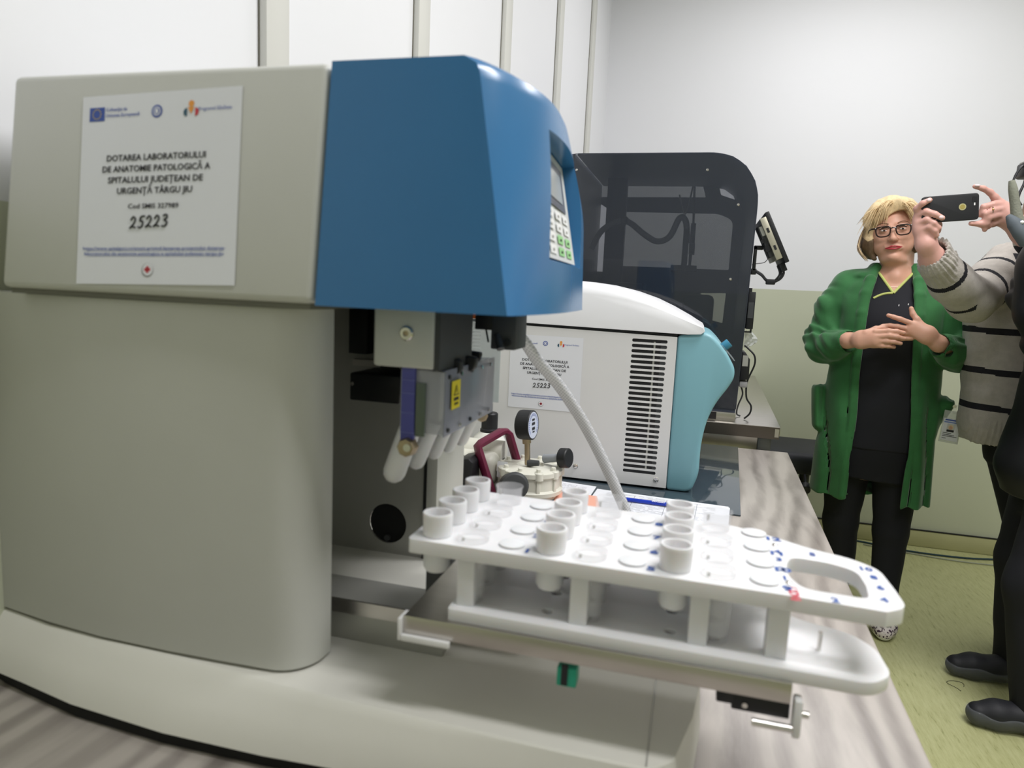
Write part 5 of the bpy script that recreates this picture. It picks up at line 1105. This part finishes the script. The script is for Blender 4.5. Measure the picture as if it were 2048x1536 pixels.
mb = MB(); mb.box(-0.006, 0.006, -0.002, 0.003, 0.050, 0.082, M_clear, M=Mb2); mb.cyl((0.012, -0.003, 0.075), (0.012, 0.004, 0.075), 0.006, M_chrome, n=14); bbuild(mb, 'clip')

# ------------------------------------------------------------------ person in the striped sweater holding the phone
p2 = thing('person', 'person in grey sweater with black stripes holding up a black phone, face outside the frame', 'person', (1.08, 2.68, 0))
def rel(o, par): o.parent = par; o.matrix_parent_inverse = Matrix.Translation(-Vector(par.location)); return o
B2 = SDF((0.53, 2.12, -0.02), (1.42, 2.90, 1.72), 0.0034)
hd = (1.085, 2.60, 1.60)
B2.ell(hd, (0.072, 0.092, 0.105), 0.02); B2.ell((1.075, 2.545, 1.555), (0.055, 0.05, 0.06), 0.02); B2.cone((1.068, 2.505, 1.60), (1.062, 2.497, 1.575), 0.009, 0.012, 0.01)
B2.cone((1.09, 2.63, 1.53), (1.09, 2.65, 1.42), 0.052, 0.058, 0.02)
B2.column([(0.76, 1.12, 2.68, 0.150, 0.11), (0.90, 1.08, 2.68, 0.150, 0.11), (1.10, 1.08, 2.68, 0.14, 0.11), (1.30, 1.08, 2.67, 0.165, 0.105), (1.40, 1.08, 2.66, 0.14, 0.08), (1.44, 1.08, 2.66, 0.07, 0.06)], 0.02)
B2.chain([(1.08, 2.68, 0.74), (1.17, 2.68, 0.42), (1.18, 2.72, 0.09)], [0.08, 0.055, 0.036], 0.02); B2.chain([(1.20, 2.68, 0.74), (1.32, 2.68, 0.42), (1.33, 2.72, 0.09)], [0.08, 0.055, 0.036], 0.02)
for x in (1.18, 1.33): B2.chain([(x, 2.74, 0.045), (x, 2.62, 0.035), (x, 2.56, 0.03)], [0.038, 0.038, 0.03], 0.02)
# arm at the left of the picture: shoulder, elbow, wrist
B2.chain([(0.95, 2.64, 1.37), (0.80, 2.42, 1.235), (0.635, 2.25, 1.345), (0.603, 2.215, 1.385)], [0.052, 0.045, 0.032, 0.026], 0.02)
B2.chain([(1.22, 2.64, 1.37), (1.12, 2.44, 1.28), (0.86, 2.26, 1.425), (0.812, 2.25, 1.462)], [0.052, 0.045, 0.032, 0.027], 0.02)
B2.cone((0.603, 2.215, 1.385), (0.597, 2.218, 1.43), 0.027, 0.033, 0.012, flat=((0.2, -1, 0), 1.5)); B2.cone((0.597, 2.218, 1.43), (0.588, 2.218, 1.452), 0.033, 0.028, 0.01, flat=((0.2, -1, 0), 1.7))
fing(B2, [(0.577, 2.218, 1.455), (0.566, 2.205, 1.481), (0.576, 2.190, 1.494), (0.5915, 2.187, 1.5025)], 0.0092, 0.0070)
fing(B2, [(0.573, 2.212, 1.462), (0.588, 2.194, 1.4725), (0.608, 2.186, 1.4645), (0.627, 2.184, 1.4540)], 0.0098, 0.0074)
fing(B2, [(0.576, 2.208, 1.443), (0.592, 2.194, 1.4500), (0.610, 2.190, 1.4400), (0.6240, 2.192, 1.4280)], 0.0098, 0.0074)
fing(B2, [(0.584, 2.206, 1.424), (0.600, 2.194, 1.4310), (0.615, 2.192, 1.4200), (0.6220, 2.196, 1.4080)], 0.0092, 0.0068)
fing(B2, [(0.606, 2.225, 1.412), (0.628, 2.228, 1.425), (0.633, 2.236, 1.44), (0.630, 2.240, 1.458)], 0.0125, 0.009, 0.006)
# the other hand
B2.cone((0.812, 2.25, 1.462), (0.795, 2.248, 1.474), 0.028, 0.032, 0.012, flat=((0, -1, 0.2), 1.4)); B2.cone((0.795, 2.248, 1.474), (0.780, 2.245, 1.486), 0.032, 0.030, 0.01, flat=((0, -1, 0.2), 1.6))
fing(B2, [(0.782, 2.245, 1.506), (0.7655, 2.240, 1.5190), (0.7510, 2.236, 1.5320), (0.729, 2.225, 1.5405), (0.706, 2.215, 1.5440)], 0.0105, 0.0064, 0.005)
fing(B2, [(0.780, 2.238, 1.500), (0.759, 2.228, 1.4975), (0.7360, 2.222, 1.4905), (0.7315, 2.226, 1.4690)], 0.0095, 0.0072)
fing(B2, [(0.784, 2.234, 1.487), (0.762, 2.222, 1.4805), (0.7410, 2.216, 1.4715), (0.7430, 2.222, 1.4440), (0.7480, 2.228, 1.4290)], 0.0092, 0.0066)
fing(B2, [(0.786, 2.234, 1.470), (0.768, 2.222, 1.4660), (0.7520, 2.218, 1.4605), (0.7500, 2.222, 1.4460), (0.7570, 2.230, 1.4370)], 0.0088, 0.0064)
fing(B2, [(0.790, 2.245, 1.458), (0.768, 2.238, 1.4480), (0.735, 2.222, 1.4440), (0.7080, 2.214, 1.4440)], 0.0120, 0.0068, 0.006)
body2 = rel(B2.mesh('body', M_skin2), p2)
e = MB()
for c_, d_ in (((0.588, 2.1815, 1.5015), (0.006, 0.002, 0.0045)), ((0.623, 2.178, 1.4555), (0.0065, 0.002, 0.0048)), ((0.7105, 2.209, 1.5455), (0.0075, 0.003, 0.0035))): e.ico(c_, 1.0, M_nail, 2, d_)
rel(e.build('fingernails'), p2)
e = MB(); e.tube([(0.757+0.0*k, 2.222-0.0*k+0.0105*math.cos(a), 1.4800+0.0105*math.sin(a)) for k, a in enumerate([2*PI*j/20 for j in range(21)])], 0.0013, M_brass, n=6); e.ico((0.7565, 2.2115, 1.4825), 0.0030, mat('gold_ring', (226, 190, 120), 0.25, metal=1.0, var=0.02), 1); rel(e.build('finger_ring'), p2)
# sweater
def stripe(z0s, w_):
    def f(x, y, z):
        r = np.zeros(x.shape, int)
        for z0 in z0s: r |= (np.abs(z-z0) < w_)
        return r
    return f
M_knit = mat('grey_knit', (184, 178, 170), 0.9, var=0.08, vscale=60, bump=0.9, bscale=500, sheen=0.2)
M_strp = mat('black_knit', (28, 28, 34), 0.9, var=0.05, bump=0.6, bscale=500)
K = SDF((0.60, 2.14, 0.68), (1.38, 2.90, 1.50), 0.0042)
K.column([(0.765, 1.10, 2.68, 0.186, 0.130), (0.80, 1.10, 2.68, 0.198, 0.138), (0.90, 1.09, 2.68, 0.190, 0.138), (1.10, 1.08, 2.68, 0.196, 0.135), (1.30, 1.08, 2.67, 0.198, 0.130), (1.385, 1.08, 2.66, 0.160, 0.105), (1.435, 1.085, 2.66, 0.092, 0.085), (1.485, 1.09, 2.65, 0.072, 0.075)], 0.0, fn=lambda x, y, z: 0.004*vnoise(x, y, z*0.5, 31, 5, 35))
K.chain([(0.965, 2.64, 1.365), (0.90, 2.55, 1.300), (0.80, 2.415, 1.240)], [0.068, 0.070, 0.068], 0.03); K.chain([(0.80, 2.415, 1.240), (0.715, 2.33, 1.285), (0.650, 2.262, 1.338)], [0.066, 0.058, 0.048], 0.02); K.cone((0.650, 2.262, 1.338), (0.628, 2.240, 1.372), 0.047, 0.044, 0.01)
K.chain([(1.21, 2.64, 1.365), (1.12, 2.44, 1.285), (0.89, 2.285, 1.405)], [0.068, 0.066, 0.046], 0.02)
K.cut(lambda x, y, z: -0.623*(x-0.628)-0.633*(y-2.240)+0.459*(z-1.366), hi=(0.70, 2.34, 1.46)); K.cone((0.652, 2.265, 1.344), (0.596, 2.208, 1.392), 0.035, 0.038, 0.002, 's')
K.warp(lambda x, y, z: 0.0026*np.sin(np.arctan2((x-0.65)*0.713-(y-2.262)*0.702, (x-0.65)*0.322+(y-2.262)*0.327+(z-1.338)*0.888)*24)*((x < 0.70) & (-0.623*(x-0.80)-0.633*(y-2.415)+0.459*(z-1.24) > 0.182)))
K.warp(lambda x, y, z: 0.0015*np.sin(x*520+y*80)*(z < 0.855))
K.warp(lambda x, y, z: 0.004*vnoise(x, y, z, 12, 5, 55)*(x < 0.95)*(x > 0.69))
def kmat(x, y, z):
    # along the raised arm the stripes run round the sleeve
    a = np.array([0.80, 2.415, 1.240]); w_ = np.array([0.62, 2.23, 1.37]); sh_ = np.array([0.965, 2.64, 1.365])
    u1 = (w_-a)/np.linalg.norm(w_-a); u2 = (sh_-a)/np.linalg.norm(sh_-a)
    s1 = (x-a[0])*u1[0]+(y-a[1])*u1[1]+(z-a[2])*u1[2]; s2 = (x-a[0])*u2[0]+(y-a[1])*u2[1]+(z-a[2])*u2[2]
    d2 = np.sqrt(np.maximum(0, (x-a[0])**2+(y-a[1])**2+(z-a[2])**2-s2**2)); d1 = np.sqrt(np.maximum(0, (x-a[0])**2+(y-a[1])**2+(z-a[2])**2-s1**2))
    arm = (x < 0.945-0.0) & (((s2 < 0.27) & (d2 < 0.10)) | ((s1 > 0) & (d1 < 0.09)))
    fore = arm & (s1 > -s2*0.3) & (s1 > 0.01) & (d1 < 0.085) & (x < 0.79)
    up_ = arm & ~fore
    r = np.zeros(x.shape, int)
    r |= (fore & (np.abs(s1-0.172) < 0.008)).astype(int); r |= (fore & (np.abs(s1-0.045) < 0.007)).astype(int)
    for q in (0.085, 0.19): r |= (up_ & (np.abs(s2-q) < 0.009)).astype(int)
    tor = ~arm
    for z0 in (0.890, 1.010, 1.143, 1.272): r |= (tor & (np.abs(z-z0+0.04*(x-0.93)) < 0.010)).astype(int)
    r |= (tor & (z > 1.37) & (z < 1.392)).astype(int)
    return r
rel(K.mesh('sweater', None, None, kmat, [M_knit, M_strp]), p2)
Tr = SDF((0.90, 2.52, 0.07), (1.44, 2.84, 0.84), 0.006); Tr.column([(0.70, 1.15, 2.68, 0.150, 0.118), (0.82, 1.13, 2.68, 0.155, 0.118)], 0); Tr.chain([(1.08, 2.68, 0.74), (1.17, 2.68, 0.42), (1.18, 2.72, 0.12)], [0.088, 0.07, 0.055], 0.02); Tr.chain([(1.20, 2.68, 0.74), (1.32, 2.68, 0.42), (1.33, 2.72, 0.12)], [0.088, 0.07, 0.055], 0.02); Tr.cut(lambda x, y, z: 0.09-z+0*x+0*y)
rel(Tr.mesh('trousers', M_trous), p2)
for x in (1.18, 1.33):
    S4 = SDF((x-0.08, 2.46, -0.004), (x+0.08, 2.84, 0.14), 0.005); S4.chain([(x, 2.745, 0.048), (x, 2.62, 0.040), (x, 2.545, 0.034)], [0.046, 0.046, 0.038], 0.02); S4.cone((x, 2.73, 0.06), (x, 2.725, 0.105), 0.044, 0.046, 0.02)
    S4.cut(lambda X_, Y_, Z_: 0.001-Z_+0*X_+0*Y_); rel(S4.mesh('shoe', mat('plain_black_shoe', (28, 28, 32), 0.6, var=0.05)), p2)
M_brn = mat('light_brown_hair', (150, 122, 102), 0.5, var=0.25, vscale=30, bump=0.8, bscale=150, stretch=(5, 5, 1))
Hr = SDF((0.94, 2.46, 1.26), (1.24, 2.78, 1.75), 0.005); Hr.ell((1.09, 2.63, 1.625), (0.090, 0.105, 0.108), 0.02); Hr.cone((1.03, 2.60, 1.56), (1.015, 2.575, 1.34), 0.034, 0.016, 0.02); Hr.cone((1.15, 2.60, 1.58), (1.17, 2.575, 1.34), 0.036, 0.018, 0.02); Hr.ell((1.09, 2.69, 1.52), (0.085, 0.05, 0.13), 0.03)
Hr.warp(lambda x, y, z: 0.004*vnoise(x, y, z*0.3, 9, 5, 140)); Hr.ell((1.078, 2.50, 1.565), (0.050, 0.062, 0.085), 0.005, 's'); rel(Hr.mesh('hair', M_brn), p2)

# phone
ph = thing('mobile_phone', 'black cased mobile phone held up horizontally by two hands, back to the viewer', 'phone', (0.648, 2.205, 1.483))
Mp = Matrix.Translation((0.648, 2.205, 1.483)) @ Matrix.Rotation(-math.radians(5.8), 4, 'Y') @ Matrix.Rotation(math.radians(4), 4, 'Z')
Mpi = Matrix.Rotation(-math.radians(5.8), 4, 'Y') @ Matrix.Rotation(math.radians(4), 4, 'Z')
def pb(mb, name): 
    mb.bm.transform(Mpi); o = mb.build(name); o.parent = ph; return o
M_case = mat('matte_black_case', (32, 33, 36), 0.55, var=0.03)
mb = MB(); mb.prism([rnd([(-0.0715, -0.036), (0.0715, -0.036), (0.0715, 0.036), (-0.0715, 0.036)], 0.010, 6)], -0.0055, 0.0045, M_case, plane='xz', bev=0.002, seg=3, ang=50); pb(mb, 'case')
mb = MB(); mb.lathe((0.030, -0.0054, 0.001), [(0.0092, 0), (0.0092, 0.0006), (0.0001, 0.0006)], mat('pale_gold_metal', (206, 200, 150), 0.3, metal=0.4, var=0.04), axis=(0, -1, 0), n=32); mb.lathe((0.030, -0.0061, 0.001), [(0.0062, 0), (0.0062, 0.0003), (0.0001, 0.0003)], mat('gold_emblem', (184, 168, 96), 0.3, metal=0.4, var=0.04), axis=(0, -1, 0), n=24); pb(mb, 'logo_disc')
mb = MB(); mb.box(0.0585, 0.0615, -0.0062, -0.0054, 0.003, 0.010, M_white); mb.box(0.054, 0.066, -0.0060, -0.0054, 0.012, 0.026, M_black); pb(mb, 'camera_window')
mb = MB(); mb.box(-0.066, 0.066, 0.0045, 0.0050, -0.032, 0.032, mat('phone_screen', (20, 20, 24), 0.05, var=0.01)); pb(mb, 'screen')

# ------------------------------------------------------------------ person in the black padded coat at the right edge
p3 = thing('person', 'person in black padded coat and black trousers at the right edge, facing left', 'person', (1.13, 2.38, 0))
B3 = SDF((0.84, 2.08, 0.0), (1.42, 2.68, 1.78), 0.006)
B3.ell((1.08, 2.33, 1.62), (0.095, 0.075, 0.108), 0.02); B3.cone((0.985, 2.33, 1.615), (0.975, 2.33, 1.59), 0.010, 0.012, 0.012); B3.ell((1.02, 2.33, 1.56), (0.05, 0.05, 0.055), 0.02)
B3.cone((1.10, 2.33, 1.55), (1.13, 2.34, 1.42), 0.052, 0.06, 0.02)
B3.column([(0.75, 1.14, 2.38, 0.12, 0.16), (1.0, 1.14, 2.38, 0.11, 0.15), (1.25, 1.14, 2.37, 0.115, 0.17), (1.38, 1.14, 2.36, 0.09, 0.17), (1.44, 1.13, 2.34, 0.06, 0.07)], 0.02)
B3.chain([(1.12, 2.46, 0.72), (1.08, 2.48, 0.42), (1.11, 2.49, 0.09)], [0.085, 0.058, 0.04], 0.02); B3.chain([(1.10, 2.30, 0.72), (1.03, 2.24, 0.42), (1.06, 2.20, 0.09)], [0.085, 0.056, 0.04], 0.02)
B3.chain([(1.10, 2.20, 1.36), (0.985, 2.17, 1.12), (0.92, 2.30, 1.33), (0.93, 2.32, 1.52)], [0.05, 0.042, 0.03, 0.026], 0.02)
fing(B3, [(0.93, 2.32, 1.55), (0.915, 2.30, 1.58), (0.93, 2.285, 1.60)], 0.009, 0.007); fing(B3, [(0.94, 2.33, 1.55), (0.93, 2.30, 1.59), (0.945, 2.285, 1.605)], 0.009, 0.007); fing(B3, [(0.95, 2.33, 1.55), (0.945, 2.30, 1.59), (0.96, 2.285, 1.60)], 0.009, 0.007); fing(B3, [(0.955, 2.34, 1.55), (0.96, 2.31, 1.585), (0.972, 2.29, 1.59)], 0.0085, 0.0065); fing(B3, [(0.93, 2.335, 1.54), (0.912, 2.345, 1.565), (0.925, 2.35, 1.58)], 0.010, 0.008)
B3.cone((0.93, 2.32, 1.52), (0.94, 2.32, 1.55), 0.027, 0.03, 0.01)
rel(B3.mesh('body', M_skin2), p3)
M_coat = mat('black_padded_coat', (22, 23, 27), 0.5, var=0.08, vscale=8, bump=0.25, bscale=30)
Q = SDF((0.79, 2.02, 0.64), (1.46, 2.68, 1.62), 0.006)
Q.column([(0.665, 1.17, 2.35, 0.235, 0.165), (0.74, 1.17, 2.35, 0.265, 0.170), (0.86, 1.17, 2.35, 0.245, 0.165), (1.0, 1.17, 2.34, 0.225, 0.160), (1.15, 1.17, 2.34, 0.215, 0.160), (1.28, 1.17, 2.34, 0.20, 0.165), (1.38, 1.16, 2.34, 0.15, 0.15), (1.46, 1.14, 2.34, 0.105, 0.10)], 0.0, fn=lambda x, y, z: 0.006*vnoise(x, y, z, 41, 5, 24))
Q.chain([(1.09, 2.19, 1.36), (1.0, 2.17, 1.24), (0.945, 2.165, 1.125)], [0.082, 0.085, 0.082], 0.03); Q.chain([(0.945, 2.165, 1.125), (0.905, 2.24, 1.25), (0.925, 2.30, 1.42)], [0.078, 0.066, 0.048], 0.03)
Q.chain([(1.20, 2.44, 1.34), (1.18, 2.44, 1.2), (1.10, 2.43, 1.10)], [0.07, 0.065, 0.055], 0.03)
Q.warp(lambda x, y, z: 0.004*np.sin(z*110+x*60)*(x < 1.02)*np.clip((z-1.0)*10, 0, 1))
for a_, b_, ra, rb in (((0.90, 2.15, 1.22), (0.905, 2.15, 1.33), 0.085, 0.088), ((0.905, 2.15, 1.33), (0.955, 2.17, 1.44), 0.088, 0.095), ((0.955, 2.17, 1.44), (1.02, 2.20, 1.49), 0.095, 0.10)): Q.cone(a_, b_, ra, rb, 0.03)
Q.ell((1.09, 2.34, 1.60), (0.125, 0.10, 0.13), 0.01, 's')
rel(Q.mesh('padded_coat', M_coat), p3)
mb = MB(); mb.tube([(0.768, 2.14, 1.458), (0.782, 2.13, 1.436), (0.795, 2.12, 1.41), (0.81, 2.12, 1.38)], [0.006, 0.018, 0.018, 0.012], mat('slate_grey_lining', (84, 92, 98), 0.7), n=12, smooth=4); mb.ico((0.792, 2.112, 1.438), 0.005, M_white, 2); rel(mb.build('hood_lining'), p3)
L = SDF((0.90, 2.08, 0.05), (1.32, 2.64, 0.80), 0.006); L.column([(0.60, 1.14, 2.38, 0.13, 0.17), (0.78, 1.14, 2.38, 0.13, 0.16)], 0)
L.chain([(1.115, 2.46, 0.70), (1.085, 2.49, 0.42), (1.105, 2.50, 0.07)], [0.112, 0.088, 0.072], 0.03); L.chain([(1.10, 2.30, 0.70), (1.015, 2.24, 0.42), (1.045, 2.20, 0.07)], [0.112, 0.088, 0.076], 0.03); L.warp(lambda x, y, z: 0.004*vnoise(x, y, z, 6, 5, 30)); L.cut(lambda x, y, z: 0.055-z+0*x+0*y)
rel(L.mesh('trousers', M_trous), p3)
M_sho = mat('black_shoe', (26, 27, 33), 0.6, var=0.06); M_wrap = mat('clear_shoe_cover', (220, 226, 232), 0.08, alpha=0.10, var=0.01)
for k, (x, y, a_) in enumerate(((1.085, 2.475, 0.10), (1.05, 2.185, 0.04))):
    d = Vector((-math.cos(a_), math.sin(a_)*0.3, 0)); o_ = Vector((x, y, 0))
    S3 = SDF((x-0.26, y-0.09, -0.004), (x+0.10, y+0.09, 0.15), 0.0036)
    P = [o_+Vector((0.05, 0, 0.048)), o_+d*0.04+Vector((0, 0, 0.048)), o_+d*0.12+Vector((0, 0, 0.040)), o_+d*0.165+Vector((0, 0, 0.034))]
    S3.chain([tuple(p) for p in P], [0.036, 0.040, 0.041, 0.033], 0.015); S3.cone(tuple(o_+Vector((0.03, 0, 0.05))), tuple(o_+Vector((0.02, 0, 0.12))), 0.038, 0.044, 0.02)
    v0 = S3.v.copy(); S3.cut(lambda X_, Y_, Z_: 0.003-Z_+0*X_+0*Y_); rel(S3.mesh('shoe', M_sho), p3)
    S3.v = v0-0.0045; S3.cut(lambda X_, Y_, Z_: 0.0005-Z_+0*X_+0*Y_); S3.cut(lambda X_, Y_, Z_: Z_-0.048-0.004*np.sin(X_*60)+0*Y_); S3.warp(lambda X_, Y_, Z_: 0.002*vnoise(X_, Y_, Z_, 4, 6, 130)); rel(S3.mesh('plastic_shoe_cover', M_wrap), p3)
    mb = MB()
    for q in range(4): c_ = o_+d*(0.045+0.02*q)+Vector((0, 0, 0.090-0.006*q)); mb.tube([c_+Vector((0, -0.02, -0.006)), c_+Vector((0, 0, 0.001)), c_+Vector((0, 0.02, -0.006))], 0.0022, M_ink, n=6, smooth=3)
    rel(mb.build('laces'), p3)
Hk = SDF((0.93, 2.22, 1.35), (1.26, 2.46, 1.77), 0.005); Hk.ell((1.10, 2.335, 1.64), (0.112, 0.09, 0.108), 0.02); Hk.ell((1.16, 2.34, 1.52), (0.07, 0.08, 0.13), 0.03)
Hk.warp(lambda x, y, z: 0.004*vnoise(x, y, z*0.3, 19, 5, 130)); Hk.ell((1.0, 2.33, 1.585), (0.062, 0.08, 0.085), 0.006, 's'); rel(Hk.mesh('hair', M_brn), p3)
mb = MB(); M_scarf = mat('grey_green_scarf', (134, 136, 122), 0.9, var=0.1, bump=0.6, bscale=200)
mb.tube([(0.776, 2.17, 1.553), (0.782, 2.17, 1.53), (0.792, 2.17, 1.49), (0.805, 2.17, 1.445), (0.83, 2.17, 1.40)], [0.007, 0.011, 0.012, 0.015, 0.018], M_scarf, n=12, smooth=4)
mb.tube([(0.83, 2.19, 1.41), (0.90, 2.20, 1.40), (1.0, 2.22, 1.42), (1.12, 2.24, 1.47)], [0.014, 0.02, 0.028, 0.03], M_scarf, n=12, smooth=4)
rel(mb.build('scarf'), p3)
# camera held to the face with its strap
cm = thing('compact_camera', 'black camera with a looping strap at the right edge, in front of a face', 'camera', (0.88, 2.30, 1.60))
mb = MB(); mb.box(0.840, 0.93, 2.27, 2.33, 1.580, 1.622, M_black, bev=0.006); o = rel(mb.build('camera_body'), cm)
mb = MB(); mb.cyl((0.842, 2.30, 1.600), (0.815, 2.30, 1.600), 0.0, M_black) if False else mb.box(0.845, 0.90, 2.275, 2.325, 1.6215, 1.626, M_cav, bev=0.001); rel(mb.build('top_plate'), cm)
mb = MB(); mb.tube([(0.842, 2.285, 1.612), (0.832, 2.28, 1.604), (0.821, 2.275, 1.583), (0.816, 2.27, 1.558), (0.822, 2.262, 1.53), (0.84, 2.26, 1.50)], 0.0032, M_black, n=8, smooth=6)
mb.tube([(0.852, 2.285, 1.585), (0.846, 2.28, 1.56), (0.836, 2.275, 1.528), (0.838, 2.27, 1.49), (0.86, 2.26, 1.44)], 0.0036, M_black, n=8, smooth=6); rel(mb.build('strap'), cm)

del wom['_local']
